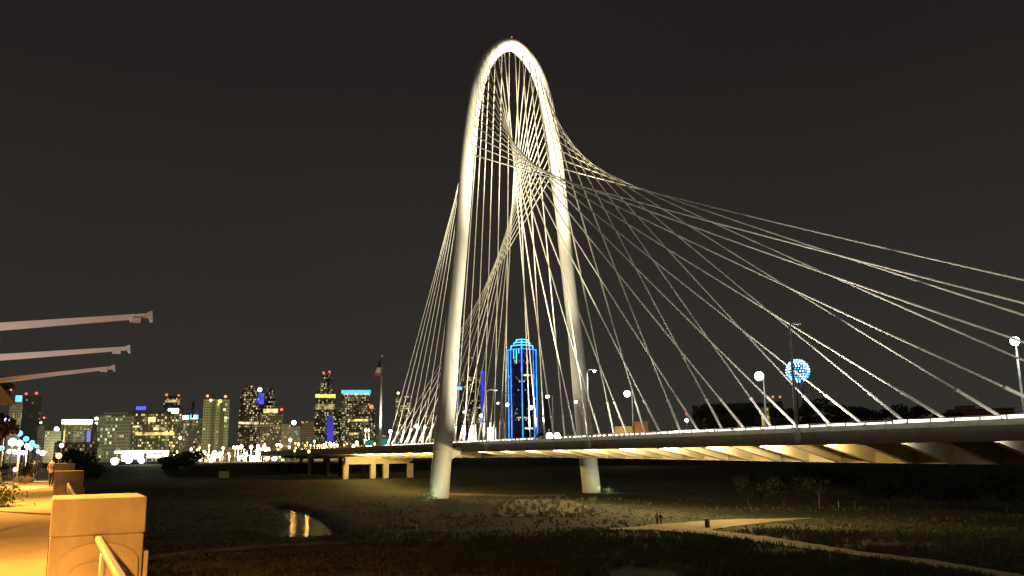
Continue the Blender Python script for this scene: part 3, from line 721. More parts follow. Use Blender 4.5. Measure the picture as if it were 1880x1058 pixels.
# pyramid topped tower
T = Tower('pyramid_tower', 'tall tapering tower with a yellow band and red beacons on its pyramid top', 'tower', 570, 617, 1600)
wm2 = T.win((.055,.055,.045), 3.2, 4.4, .36, (1,.85,.42), .75, 19)
def frus(T_, xb0, xb1, yb, xt0, xt1, yt, dep, mat, name, y0=0):
    ub0, zb = T_.l(xb0, yb); ub1, _ = T_.l(xb1, yb); ut0, zt = T_.l(xt0, yt); ut1, _ = T_.l(xt1, yt)
    if zb < 1: zb = 0
    k0 = dep*(ut1-ut0)/(ub1-ub0); m0 = (dep-k0)/2; m_ = MB()
    m_.v = [(ub0,y0,zb),(ub1,y0,zb),(ub1,y0+dep,zb),(ub0,y0+dep,zb),(ut0,y0+m0,zt),(ut1,y0+m0,zt),(ut1,y0+m0+k0,zt),(ut0,y0+m0+k0,zt)]
    m_.f = [(3,2,1,0),(4,5,6,7),(0,1,5,4),(1,2,6,5),(2,3,7,6),(3,0,4,7)]; m_.sm = [False]*6
    return m_.build(name, mat, T_.o)
T.box(579, 616, 724, 770, mat=wm2, dep=32); frus(T, 569, 617, 841, 579, 616, 770, 34, wm2, 'lower_floors', -1)
frus(T, 582, 613, 724, 589, 609, 700, 28, wm2, 'pyramid_top', 2); frus(T, 589, 609, 700, 593, 607, 690, 18, wm2, 'pyramid_top', 6); T.box(594, 606, 684, 690, mat=wm2, name='pyramid_cap', y0=9, dep=10)
T.panel(579, 616, 724, 730.5, glow('yellow band', (1,.84,.16), 1.15, var=.25, vscale=.1), 'yellow_band'); T.panel(580, 614, 742, 752, glow('yellow green floors', (.85,.72,.2), .35, var=.9, vscale=.13), 'lit_floor')
T.panel(601, 613, 768, 809, DEEPB, 'blue_wall', y0=-3.5, dep=2); T.panel(603, 609, 762, 768, DEEPB, 'blue_wall', y0=-3.5, dep=2); T.bulb(594, 683.5, 2.6, GLR, y0=10); T.bulb(605, 682, 2.6, GLR, y0=10)
T = Tower('office_block', 'dark narrow block between the pyramid tower and the blue banded tower', 'building', 616, 630, 1700)
T.box(615, 631, 748, mat=T.win((.06,.06,.055), 3.4, 4.6, .3, (1,.85,.42), .7, 20))
T = Tower('office_tower', 'flat topped dark tower with a glowing blue roof band', 'tower', 627, 682, 1550)
wm3 = T.win((.06,.058,.05), 3.4, 4.6, .33, (1,.83,.48), .75, 21)
T.box(628, 680, 722, mat=wm3); T.panel(627, 681, 716.5, 721.5, glow('blue roof band', (.05,.42,1), 2.0, var=.2, vscale=.08), 'blue_roof_band', y0=-1, dep=30)
T.panel(630, 679, 722, 725, glow('cream soffit', (1,.85,.6), .8, var=.6, vscale=.2), 'lit_soffit'); T.panel(640, 676, 770, 774, glow('yellow floor', (1,.76,.18), 1.0), 'lit_floor'); T.panel(641, 658, 795, 798, glow('yellow floor', (1,.76,.18), 1.0), 'lit_floor')
T.box(680, 689, 750, mat=wm3, name='side_wing', y0=3); T.bulb(682, 747, 4, glow('red sign', (1,.16,.06), 2.4), 'red_light', y0=-1); T.bulb(677, 743, 2, GLR, y0=-1)
T = Tower('office_tower', 'dark tower with pale yellow windows behind the left cable ends', 'tower', 726, 756, 1600)
T.box(727, 755, 723, mat=T.win((.07,.07,.055), 3.6, 5, .36, (1,.88,.5), .75, 22)); T.bulb(731, 722, 2.4, GLY, 'roof_light', y0=-1)
T = Tower('radio_mast', 'thin mast with stacked red lights left of the left arch leg', 'mast', 779, 783, 1300)
T.mast(781, 718, 840, .7, y0=0, mat=GALV)
for y in (726, 743, 764, 786): T.bulb(781, y, 2.2, GLR, y0=-1)
T = Tower('office_block', 'low dim block between the red lit mast and the left arch leg', 'building', 782, 806, 1400)
T.box(783, 806, 762, mat=T.win((.12,.10,.08), 3.4, 5, .2, WRM, .6, 23))
T = Tower('office_tower', 'purple lit tower with a blue top edge hugging the left arch leg', 'tower', 836, 847, 1800)
T.box(836, 848, 716, mat=T.win((.06,.05,.16), 4, 5, .08, WRM, .5, 24)); T.panel(836, 848, 710.5, 716, NEONC, 'blue_top'); T.panel(838, 844, 722, 750, glow('purple wall', (.12,.06,.7), .3), 'purple_wall')
T = Tower('slab_tower', 'dark slab tower with a blue lit right edge between the arch legs', 'tower', 850, 893, 1600)
T.box(850, 882, 690, mat=T.win((.06,.055,.05), 3.8, 5, .25, (1,.86,.55), .8, 25), dep=25); T.box(861, 876, 676, 690, mat=pbr('dark plant room', (.1,.1,.09)), name='plant_room', y0=6)
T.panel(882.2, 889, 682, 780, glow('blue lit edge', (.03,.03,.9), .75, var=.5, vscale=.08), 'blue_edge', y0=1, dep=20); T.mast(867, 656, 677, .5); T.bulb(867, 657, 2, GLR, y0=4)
T = Tower('low_building', 'low reddish brown block at the foot of the blue edged slab tower', 'building', 878, 890, 800)
T.box(877, 890, 779, mat=T.win((.22,.11,.07), 3, 6, .05, WRM, .4, 26))
T = Tower('lit_pavilion', 'tall glaring white lit facade between the slab tower and the blue outlined tower', 'building', 892, 912, 520)
T.box(893, 911, 784, mat=CONC, dep=8); T.panel(894, 910, 786, 811, glow('glaring white facade', (1, .97, .88), 4), 'lit_facade', y0=-.3, dep=.29); 
T = Tower('lit_pavilion', 'smaller glaring white lit facade at the foot of the dark slab tower', 'building', 860, 876, 520)
T.box(861, 875, 792, mat=CONC, dep=8); T.panel(862, 874, 794, 811, glow('glaring white facade', (1, .97, .88), 4), 'lit_facade', y0=-.3, dep=.29); T.panel(870, 873.5, 780, 794, glow('glaring white facade', (1, .97, .88), 4), 'lit_facade', y0=-.3, dep=.29)
# blue outlined tower, seen corner on
D_ = 1650
T = Tower('neon_tower', 'tall tower outlined in blue neon with stepped crown between the arch legs', 'tower', 932, 986, D_)
T.o.rotation_euler[2] = 0
az = T.az; T.o.rotation_euler = (0, 0, -az)
wmB = T.win((.05,.05,.13), 3.4, 4.6, .05, (1,.76,.42), .8, 27)
# plan: corner towards the camera at px 958; left face to 933, right face to 986
def pt(x, depth): return (T.l(x, 700)[0], depth)
uL, uC, uR = T.l(933, 700)[0], T.l(958.3, 700)[0], T.l(985.5, 700)[0]
dL = 22; dR = 26
tiers = [(0., 640), (.22, 632.5), (.42, 627), (.60, 621.5)]
def plan(f):   # shrink towards the centre by f
    base = [(uC, 0), (uR, dR), (uL+uR-uC, dR+dL), (uL, dL)]
    cx_ = sum(p_[0] for p_ in base)/4; cy_ = sum(p_[1] for p_ in base)/4
    return [(cx_+(x-cx_)*(1-f), cy_+(y-cy_)*(1-f)) for x, y in base]
zprev = 0
for f, yt in tiers:
    zt = T.l(958, yt)[1]; pl = plan(f)
    MB().prism(pl, zprev if f else 0, zt-.002).build('tower_tier', wmB, T.o)
    nb = MB(); r_n = .95
    z0 = 0 if f == 0 else T.l(958, 660+f*34)[1]
    for i in (3, 0, 1): nb.tube([(pl[i][0], pl[i][1]-1.0, max(zprev if f else 0, 0)), (pl[i][0], pl[i][1]-1.0, zt)], r_n, 6)
    tp = [(x, y-1.0, zt) for x, y in pl]; nb.tube([tp[3], tp[0], tp[1]], r_n, 6); nb.tube([tp[1], tp[2], tp[3]], r_n, 6)
    nb.build('neon_outline', NEONC if f else NEON, T.o); zprev = zt
pl = plan(0); nb = MB(); ztt = T.l(958, 640)[1]
for i, j, tt in ((3, 0, .2), (1, 0, .2)):
    x = pl[i][0]+(pl[j][0]-pl[i][0])*tt; y = pl[i][1]+(pl[j][1]-pl[i][1])*tt-1.0; nb.tube([(x, y, 0), (x, y, ztt)], .75, 6)
nb.build('neon_line', NEON, T.o)
nb = MB()                               # nested neon lines on the left crown face
for k, tt in enumerate((.42, .62, .80)):
    x = pl[3][0]+(pl[0][0]-pl[3][0])*tt; y = pl[3][1]+(pl[0][1]-pl[3][1])*tt-1.2; nb.tube([(x, y, T.l(958, 658+(k == 1)*6-(k == 2)*10)[1]), (x, y, ztt)], .8, 6)
nb.build('neon_crown_line', NEONC, T.o)
for yt, x0, x1 in ((689, 952, 978), (787, 963, 979)):
    z = T.l(958, yt)[1]
    u0_, u1_ = T.l(max(x0, 959.5), yt)[0], T.l(x1, yt)[0]
    fy = lambda u: (u-uC)/(uR-uC)*dR-1.2
    MB().prism([(u0_, fy(u0_)), (u1_, fy(u1_)), (u1_, fy(u1_)+.8), (u0_, fy(u0_)+.8)], z-1.2, z+2.2).build('lit_floor', glow('pale yellow floor', (1,.86,.4), .9), T.o)
for yt, tt0, tt1 in ((669, .1, .8), (671, .5, .9), (666, .3, .55)):
    pass
T = Tower('office_tower', 'plain dark tower right of the blue outlined tower', 'tower', 997, 1011, 1700)
T.box(998, 1010, 728, mat=T.win((.10,.085,.085), 4, 6, .03, WRM, .5, 28))
for (x0, x1, yt, lb, sd) in ((1012, 1038, 792, 'low dark block with one lit floor left of the right arch leg', 29), (985, 998, 796, 'low dark block at the right foot of the blue outlined tower', 30)):
    T = Tower('low_building', lb, 'building', x0, x1, 1200); T.box(x0, x1, yt, mat=T.win((.09,.08,.08), 3.5, 5, .15, WRM, .6, sd))
# right of the arch
T = Tower('low_building', 'low orange building beside the deck right of the arch', 'building', 1165, 1190, 420, None, 9.5)
T.box(1165, 1190, 776, mat=pbr('orange lit render', (.62,.30,.15), .8, 0, .1, .3), dep=12); MB().box(*[T.l(1164, 776)[0], T.l(1191, 776)[0]], -.4, 12.3, T.l(1170, 776)[1]+.003, T.l(1170, 775)[1]+.3).build('parapet', CONC, T.o)
lamp('yard_light', 'POINT', (-3, -7, 9), 1500, (1, .62, .3), T.o, .3)
T = Tower('low_building', 'low yellow lit building left of the low orange building', 'building', 1127, 1163, 430, None, 9.5)
T.box(1128, 1163, 783, mat=pbr('yellow lit render', (.60,.48,.22), .8, 0, .1, .3), dep=12); T.box(1140, 1150, 779, 783, mat=CONC, name='roof_unit', y0=2, dep=4); lamp('yard_light', 'POINT', (0, -7, 9), 1500, (1, .8, .35), T.o, .3)
T = Tower('lattice_mast', 'short mast with a red and a white light left of the dark tree mass', 'mast', 1259, 1263, 900)
T.mast(1260, 757, 800, .7, y0=0, mat=GALV); T.bulb(1260, 760, 2.4, GLR, y0=-1); T.bulb(1260.5, 772, 3.4, GLW, 'lower_light', y0=-1)
T = Tower('hotel_block', 'long dark brown block behind the cables left of the yellow tower', 'building', 1268, 1412, 900)
T.box(1270, 1412, 745, mat=T.win((.055,.035,.03), 6, 7, .02, WRM, .3, 31), dep=40); T.box(1290, 1400, 741, 745, mat=pbr('dark plant room', (.1,.1,.09)), name='plant_room', y0=8)
T = Tower('stair_tower', 'narrow yellow lit stair tower behind the brightest street lamp', 'building', 1397, 1412, 700)
T.box(1397, 1412, 748, mat=T.win((.30,.22,.06), 5, 9, .6, (1,.72,.15), .8, 32, gap=.1), dep=8); T.panel(1398, 1411, 764, 782, glow('yellow stair light', (1,.76,.22), .7, var=.6, vscale=.25), 'lit_wall')
T = Tower('chimney_block', 'dark roof block with two red beacons left of the glowing blue ball', 'building', 1408, 1440, 1100)
T.box(1412, 1436, 737, mat=pbr('dark brick', (.10,.06,.05))); T.bulb(1419, 729, 2.8, GLR, y0=-1); T.bulb(1432, 729, 2.8, GLR, y0=-1); T.mast(1419, 729, 738); T.mast(1432, 729, 738)
# ball tower
T = Tower('ball_tower', 'observation tower with a glowing blue and white geodesic ball on dim purple shafts', 'tower', 1444, 1484, 1450)
u, z = T.l(1464.5, 681); rb = 19.5*T.k
for dx in (-5, 5):
    for dy in (-5, 5): MB().tube([(u+dx, dy, 0), (u+dx, dy, z-rb*.6)], 2.6, 10).build('shaft', pbr('dim purple concrete', (.20,.12,.20), .8), T.o)
MB().ball((u, 0, z), rb*.82, 24, 16).build('glass_core', pbr('dark blue glass', (.02,.03,.10), .3), T.o)
fr = MB(); du = MB(); rng = random.Random(3)
nring = 13
for i in range(1, nring):
    th = math.pi*i/nring; kk = max(6, int(26*math.sin(th)))
    for k in range(kk):
        a0 = 2*math.pi*(k+.5*(i % 2))/kk
        p_ = Vector((u+rb*math.sin(th)*math.cos(a0), rb*math.sin(th)*math.sin(a0), z+rb*math.cos(th)))
        (du if rng.random() < .55 else fr).ball(p_, 1.4*T.k, 8, 6)
fr.build('white_ball_lights', glow('icy light', (.55, .80, 1), 3.2), T.o)['kind'] = 'stuff'
du.build('blue_ball_lights', glow('sky blue light', (.04, .45, 1), 2.4), T.o)['kind'] = 'stuff'
fr = MB()
for k in range(12):
    a0 = math.pi*k/12
    fr.tube([(u+rb*.97*math.sin(b_)*math.cos(a0+b_*.5), rb*.97*math.sin(b_)*math.sin(a0+b_*.5), z+rb*.97*math.cos(b_)) for b_ in [2*math.pi*j/40 for j in range(41)]], .42, 5, False)
fr.build('geodesic_frame', glow('blue lit strut', (.03, .12, 1), .9), T.o)
T = Tower('brick_building', 'long dark red brick building behind the cables at the right edge', 'building', 1728, 1862, 800)
T.box(1738, 1862, 752, mat=T.win((.20,.075,.05), 5, 7, .0, WRM, .3, 33), dep=30); T.box(1752, 1790, 745, 752, mat=pbr('dark red brick', (.19,.08,.05)), name='upper_storey', y0=5)
# white lit canopy and other low buildings along the levee
T = Tower('lit_pavilion', 'long glaring white canopy and lit lot at the foot of the skyline', 'building', 208, 310, 470)
GWL = glow('glaring white canopy light', (.97, 1, .88), 5)
T.box(209, 311, 826.5, 828.5, mat=CONC, dep=14, name='canopy_roof', y0=-.5); T.panel(210, 310, 828.6, 832.5, GWL, 'fascia_light', y0=0)
for x0, x1, y0_, y1_ in ((224, 244, 834, 847), (246, 252, 833, 843), (254, 264, 834, 848), (271, 281, 833, 841), (283, 296, 834, 841), (299, 309, 832.5, 838)): T.panel(x0, x1, y0_, y1_, GWL, 'light_panel', y0=3)
T.bulb(211, 847, 6.5, GLW, 'yard_lamp', y0=-4); T.bulb(260, 846, 5, GLW, 'yard_lamp', y0=-4); T.bulb(236, 845, 6, GLW, 'yard_lamp', y0=-4)
for x in (215, 240, 270, 300): T.mast(x, 830, 850, .5, 'canopy_post', GALV, y0=3)
lamp('lot_light', 'POINT', (4, -16, 13), 8000, (.90, 1, .70), T.o, 1)
for x0, x1, yt, c_, lb in ((100, 180, 812, (.10,.10,.10), 'low dark shed under the white crowned tower'), (318, 350, 822, (.14,.12,.10), 'low dark shed right of the glaring white canopy'), (398, 440, 822, (.20,.15,.10), 'low sandy shed under the greenish concrete tower'), (500, 560, 822, (.14,.13,.10), 'low shed below the white roof lamp block'), (560, 650, 822, (.24,.13,.06), 'long low amber lit shed left of the bridge deck end'), (690, 726, 800, (.12,.11,.09), 'low dark shed behind the foot of the flagpole')):
    T = Tower('low_shed', lb, 'building', x0, x1, 780); T.box(x0, x1, yt, mat=T.win(c_, 5, 7, .12, WRM, .6, x0), dep=20); T.box(x0+4, x0+14, yt-3, yt, mat=CONC, name='roof_unit', y0=4, dep=5)

for x_, nm_ in ((110, 'a'), (290, 'b'), (470, 'c'), (650, 'd')):
    p_ = at_d(x_, 820, 1180); lamp('city_fill_light', 'POINT', (p_.x, p_.y, 26), 230000, (1, .88, .46), None, 3)  # added bare lamps, stand in for street glow on the tower facades
# ---------------- small street lights on the far bank
clusters = [
 ('right of the glaring white canopy', 'street lights right of the white canopy', 640,
  [(319,834,3,'y'),(331,804,3.4,'w'),(351,825,3.2,'y'),(359,837,3.6,'y'),(366,822,3,'o'),(371,834,5.2,'y')]),
 ('below the greenish concrete tower', 'street lights below the greenish tower', 640,
  [(378,846,3.4,'o'),(387,848,3.8,'w'),(395,837,9,'w'),(406,834,4,'y'),(420,833,3,'y'),(432,824,5.5,'y')]),
 ('below the twin domed towers', 'street lights below the twin domed towers', 640,
  [(440,842,5.4,'w'),(443,820,4.2,'y'),(450,836,6.5,'w'),(461,821,4.4,'y'),(466,844,9.5,'w'),(474,819,4.2,'y'),(476,831,6,'w')]),
 ('below the yellow topped brown block', 'street lights below the brown block', 640,
  [(485,820,4.4,'y'),(490,843,3.6,'w'),(493,828,6.5,'y'),(505,842,4.6,'w'),(509,817,3.4,'y'),(516,819,3.6,'y'),(519,844,4.4,'g'),(527,835,3.2,'g')]),
 ('left of the pyramid topped tower', 'street lights left of the pyramid tower', 660,
  [(533,808,4.4,'y'),(531,821,3.2,'y'),(541,828,3,'o'),(548,816,3.4,'y'),(554,826,2.6,'o'),(560,818,2.6,'o'),(567,829,4.2,'o'),(570,818,2.6,'o'),(577,811,2.6,'y'),(583,819,2.6,'o'),(590,819,2.6,'o')]),
 ('below the pyramid topped tower', 'street lights below the pyramid tower', 660,
  [(598,820,2.6,'o'),(606,815,4.2,'y'),(613,816,3.4,'y'),(619,818,3.4,'y'),(618,826,2.8,'o')]),
 ('below the blue banded tower', 'street lights below the blue banded tower', 600,
  [(632,818,2.4,'o'),(649,820,4.6,'y'),(657,815,5.4,'y'),(671,810,4.4,'y'),(675,822,6.4,'w'),(671,790,2.6,'w'),(677,790,2.6,'w'),(641,826,2.6,'o'),(688,816,3,'o')]),
]
rl = random.Random(21)
for ci, (w_, g_, D_c, pts) in enumerate(clusters):
    x0 = min(p_[0] for p_ in pts)-6; x1 = max(p_[0] for p_ in pts)+6; hi_ = 846 if ci < 4 else 828
    for k in range(11 if ci < 4 else 7): pts.append((round(rl.uniform(x0, x1)), round(rl.uniform(812, hi_)), round(rl.uniform(1.5, 3.0), 1), rl.choice('yyyowo' if ci < 4 else 'yooo')))
GM = {'y': GLY, 'w': GLW, 'o': GLO, 'g': GLG}; CN = {'y': 'warm white', 'w': 'cold white', 'o': 'orange', 'g': 'green'}
ORD = ['first', 'second', 'third', 'fourth', 'fifth', 'sixth', 'seventh', 'eighth', 'ninth', 'tenth', 'eleventh', 'twelfth', 'thirteenth', 'fourteenth', 'fifteenth', 'sixteenth', 'seventeenth', 'eighteenth']
for where, grp, D, pts in clusters:
    pts = sorted(pts); cnt = {}
    for x, y, r, c_ in pts: cnt[c_] = cnt.get(c_, 0)+1
    seen = {}
    for x, y, r, c_ in pts:
        D2 = 300 if (x, y) in ((541, 828), (567, 829)) else D  # two lamps put here, close in, to throw amber streaks on the pond
        k = D2/1610; p = at_d(x, y, D2); g_ = 2.6 if D2 < 500 else 6.0
        seen[c_] = seen.get(c_, 0)+1
        lb = ('only %s street light %s' % (CN[c_], where)) if cnt[c_] == 1 else ('%s %s street light from left %s' % (ORD[seen[c_]-1], CN[c_], where))
        o = empty('street_light', (p.x, p.y, g_)); tag(o, lb, 'street light', grp)
        MB().tube([(0, 0, -3), (0, 0, p.z-g_)], .12 if D2 > 400 else .05, 6).build('pole', GALV if D2 > 400 else BRN, o)
        rg_ = random.Random(int(x*7+y)); gl_ = MB()
        if r < 5: gl_.ball((0, 0, p.z-g_), r*k*.68, 10, 7, 1.15)
        else:
            for q_ in range(4): gl_.ball((rg_.uniform(-.62, .62)*r*k, rg_.uniform(-1, 1), p.z-g_+rg_.uniform(-.55, .55)*r*k), r*k*rg_.uniform(.32, .55), 10, 7, 1.15)
        gl_.build('lamp_globe', GM[c_], o)
        if (x, y) in ((541, 828), (567, 829)): lamp('lamp_light', 'POINT', (-.4, -1.8, p.z-g_), 400, (1, .50, .10), o, .3)
        if (x, y) in ((395, 837), (466, 844), (675, 822), (606, 815), (590, 819)): lamp('lamp_light', 'POINT', (0, -3, p.z-g_+6), 60000, (1, .72, .36), o, 1)

# ================================================================== TREES
def tree(name, label, cat, base, h, spread, leaf=.5, nleaf=900, seed=0, group=None, mat=LEAFD, trunk_h=.35, lumps=9, rz=.5):
    rng = random.Random(seed); o = empty(name, base); tag(o, label, cat, group)
    tb = MB(); tops = []
    lean = Vector((rng.uniform(-.06, .06)*h, rng.uniform(-.06, .06)*h, 0))
    tb.tube([(0, 0, -.5), lean*.4+Vector((0, 0, h*trunk_h*.6)), lean+Vector((0, 0, h*trunk_h*1.3))], [h*.030, h*.022, h*.014], 8)
    st = lean*.7+Vector((0, 0, h*trunk_h))
    for k in range(lumps):
        a = 2*math.pi*k/lumps+rng.uniform(-.4, .4); rr = spread*rng.uniform(.15, .75)
        c_ = Vector((rr*math.cos(a), rr*math.sin(a), h*rng.uniform(trunk_h+.12, .90)))
        if k == 0: c_ = Vector((lean.x, lean.y, h*.86))
        tops.append((c_, spread*rng.uniform(.28, .50)))
        tb.tube([st, st.lerp(c_, .5)+Vector((0, 0, h*.03)), c_], [h*.012, h*.008, h*.003], 6)
    tb.build('trunk', BARK, o)
    cb = MB()
    for k in range(nleaf):
        c_, r_ = tops[rng.randrange(len(tops))]
        v = Vector((rng.gauss(0, 1), rng.gauss(0, 1), rng.gauss(0, 1))).normalized()*r_*rng.random()**.4
        v.z *= .75; p_ = c_+v
        a = Vector((rng.gauss(0, 1), rng.gauss(0, 1), rng.gauss(0, .7))).normalized(); b_ = a.cross(Vector((rng.gauss(0, 1), rng.gauss(0, 1), rng.gauss(0, 1)))).normalized()
        s_ = leaf*rng.uniform(.5, 1.3)
        cb.poly([p_-a*s_, p_+b_*s_*.55, p_+a*s_, p_-b_*s_*.55])
    cb.build('crown', mat, o); return o
# skyline trees right of the arch, beyond the bridge
for i, (x, yt, D, lb) in enumerate([(1478, 738, 520, 'dark tree right below the glowing blue ball'), (1512, 726, 540, 'tallest dark round tree right of the glowing blue ball'), (1555, 741, 520, 'low dark tree between the tallest tree and the paired trees'), (1600, 748, 540, 'lowest dark tree in the gap right of the tallest one'), (1652, 738, 520, 'left one of the paired dark trees before the brick building'), (1695, 740, 520, 'right one of the paired dark trees before the brick building'), (1440, 746, 560, 'small dark tree left below the glowing blue ball'), (1745, 756, 560, 'shrubby dark tree at the left end of the brick building')]):
    p = at_d(x, yt, D); g_ = 3; tree('tree', lb, 'tree', (p.x, p.y, g_), p.z-g_, 11.5, 1.0, 2600, 20+i, 'trees beyond the bridge', LEAFD, .2, 12)
for i, (x, yt, sp_, lb) in enumerate([(1296, 743, 9, 'bushy dark tree at the left end of the long brown block'), (1335, 740, 9, 'bushy dark tree at the middle of the long brown block'), (1372, 742, 8, 'bushy dark tree at the right end of the long brown block')]):
    p = at_d(x, yt, 600); tree('tree', lb, 'tree', (p.x, p.y, 3), p.z-3, sp_, 1.0, 1800, 50+i, 'trees before the brown block', LEAFD, .2, 11)
# levee bushes
for i, (x, yt, D, sp_, lb) in enumerate([(138, 826, 400, 8, 'dark round tree right of the parapet end, left of the canopy'), (170, 842, 400, 6, 'low dark bush right of the dark round tree'), (345, 832, 430, 8, 'dark bushy tree right of the glaring white canopy'), (312, 842, 430, 5, 'small dark bush under the right end of the white canopy')]):
    p = at_d(x, yt, D); g_ = gz(p.x, p.y)-1; tree('tree', lb, 'tree', (p.x, p.y, g_), max(3, p.z-g_), sp_, .6, 2200, 70+i, 'trees on the levee', LEAFD, .15, 12)
# dark trees on the right bank under the deck
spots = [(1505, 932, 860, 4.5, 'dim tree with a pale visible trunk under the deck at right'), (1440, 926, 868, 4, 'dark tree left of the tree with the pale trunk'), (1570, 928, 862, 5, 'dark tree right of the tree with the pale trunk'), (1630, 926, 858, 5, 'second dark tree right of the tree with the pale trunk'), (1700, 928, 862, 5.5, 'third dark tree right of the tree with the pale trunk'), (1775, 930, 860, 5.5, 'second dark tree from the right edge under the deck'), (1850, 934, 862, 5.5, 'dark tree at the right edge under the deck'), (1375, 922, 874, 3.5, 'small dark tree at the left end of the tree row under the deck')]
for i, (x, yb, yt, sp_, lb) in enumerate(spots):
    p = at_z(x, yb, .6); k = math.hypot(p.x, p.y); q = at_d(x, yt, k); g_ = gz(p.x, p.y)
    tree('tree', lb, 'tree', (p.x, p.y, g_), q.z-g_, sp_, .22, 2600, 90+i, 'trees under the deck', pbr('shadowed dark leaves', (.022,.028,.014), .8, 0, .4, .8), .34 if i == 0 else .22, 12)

# ---------------- grass tufts (nobody could count them)
gb = MB(); gb2 = MB(); rng = random.Random(11)
PU = [at_z(*p_, 0) for p_ in P_UP]; PL = [at_z(*p_, 0) for p_ in P_LO]; BU = [at_z(*p_, 0) for p_ in B_UP]; BL_ = [at_z(*p_, 0) for p_ in B_LO]
polys = [[(p_.x, p_.y) for p_ in A]+[(p_.x, p_.y) for p_ in reversed(Bq)] for A, Bq in ((PU, PL), (BU, BL_))]
def inside(x, y, P):
    r_ = False
    for i in range(len(P)):
        a, b_ = P[i], P[(i+1) % len(P)]
        if (a[1] > y) != (b_[1] > y) and x < (b_[0]-a[0])*(y-a[1])/(b_[1]-a[1])+a[0]: r_ = not r_
    return r_
def tuft(B_, x, y, h, nb, w):
    z = gz(x, y)-.02
    for _ in range(nb):
        a = rng.uniform(0, 2*math.pi); l = rng.uniform(.15, .6)*h; q = Vector((x+rng.gauss(0, .22)*h, y+rng.gauss(0, .22)*h, z))
        t_ = q+Vector((l*math.cos(a), l*math.sin(a), h*rng.uniform(.5, 1.1))); s_ = Vector((-math.sin(a), math.cos(a), 0))*w
        m_ = q.lerp(t_, .5)+Vector((0, 0, h*.12))
        B_.poly([q-s_, q+s_, m_+s_*.8, t_, m_-s_*.8])
cnt = 0
while cnt < 15000:
    x = rng.uniform(250, 1900); y = 905+153*rng.random()**.8+6
    p = at_z(x, y, 0)
    if any(inside(p.x, p.y, P) for P in polys) or (p.x < 60 and pond_sd(p.x, p.y) < 1.0): continue
    dn = noise.noise((p.x*.12, p.y*.12, 7.7))
    if rng.random() > .5+dn*.9: continue
    reed = y > 980 and x > 780
    if y < 975 and rng.random() < .72: continue
    tuft(gb2 if rng.random() < .35 else gb, p.x, p.y, rng.uniform(.3, .8) if reed else rng.uniform(.15, .38)*(1+max(0, dn)), 6, .035 if reed else .03+.0004*p.y); cnt += 1
for _ in range(190):
    x = rng.uniform(905, 1095); y = 916+36*rng.random()**.6; p = at_z(x, y, 0)
    tuft(gb if rng.random() < .6 else gb2, p.x, p.y, rng.uniform(.4, 1.15), 9, .07)
tag(gb.build('grass', pbr('grass blades', (.10, .125, .06), .8, 0, .4, .3)), 'dark rough grass covering the floodplain', 'grass', kind='stuff')
tag(gb2.build('dry_grass', pbr('dry grass blades', (.17, .135, .065), .8, 0, .35, .3)), 'dry brown grass scattered across the floodplain', 'grass', kind='stuff')
# bright green bushes lit at the arch legs
for x, y, lb, sd in ((780, 915, 'bright green bush lit beside the foot of the left arch leg', 1), (1112, 901, 'bright green bush lit beside the foot of the right arch leg', 2)):
    Yb = Y0-1.5; p = at_z(x, y, 0); p = at_y(x, y, Yb); gx = p.x
    o = empty('shrub', (gx, Yb, gz(gx, Yb))); tag(o, lb, 'shrub', 'lit shrubs at the arch feet')
    rg_ = random.Random(sd); cb = MB()
    for _ in range(420):
        v = Vector((rg_.gauss(0, 1.15), rg_.gauss(0, .7), abs(rg_.gauss(0, .55))+.05)); a = Vector((rg_.gauss(0,1), rg_.gauss(0,1), rg_.gauss(0,1))).normalized(); b_ = a.cross(Vector((0, .3, 1))).normalized()
        cb.poly([v-a*.2, v+b_*.12, v+a*.2, v-b_*.12])
    cb.build('foliage', LEAFG, o); MB().tube([(0, 0, -.3), (0, 0, .6)], .05, 6).build('stem', BARK, o)
    fo = empty('ground_floodlight', (gx+(-.2 if sd == 1 else .2), Yb-3.0, gz(gx, Yb-3))); tag(fo, 'small ground floodlight shining on the foot of the %s arch leg' % ('left' if sd == 1 else 'right'), 'floodlight', 'ground floodlights')
    MB().box(-.2, .2, -.15, .15, .0, .3).build('housing', BRN, fo)
    lamp('ground_flood', 'POINT', (0, 1.2, .9), 260, (.75, 1, .45), fo, .1)
    lamp('leg_flood', 'SPOT', (3.5 if sd == 1 else -3.5, -9, 1.2), 2300, (1, .97, .66), fo, .2, 75, 1.0, (1.5 if sd == 1 else -3.5, 3, 5.5))

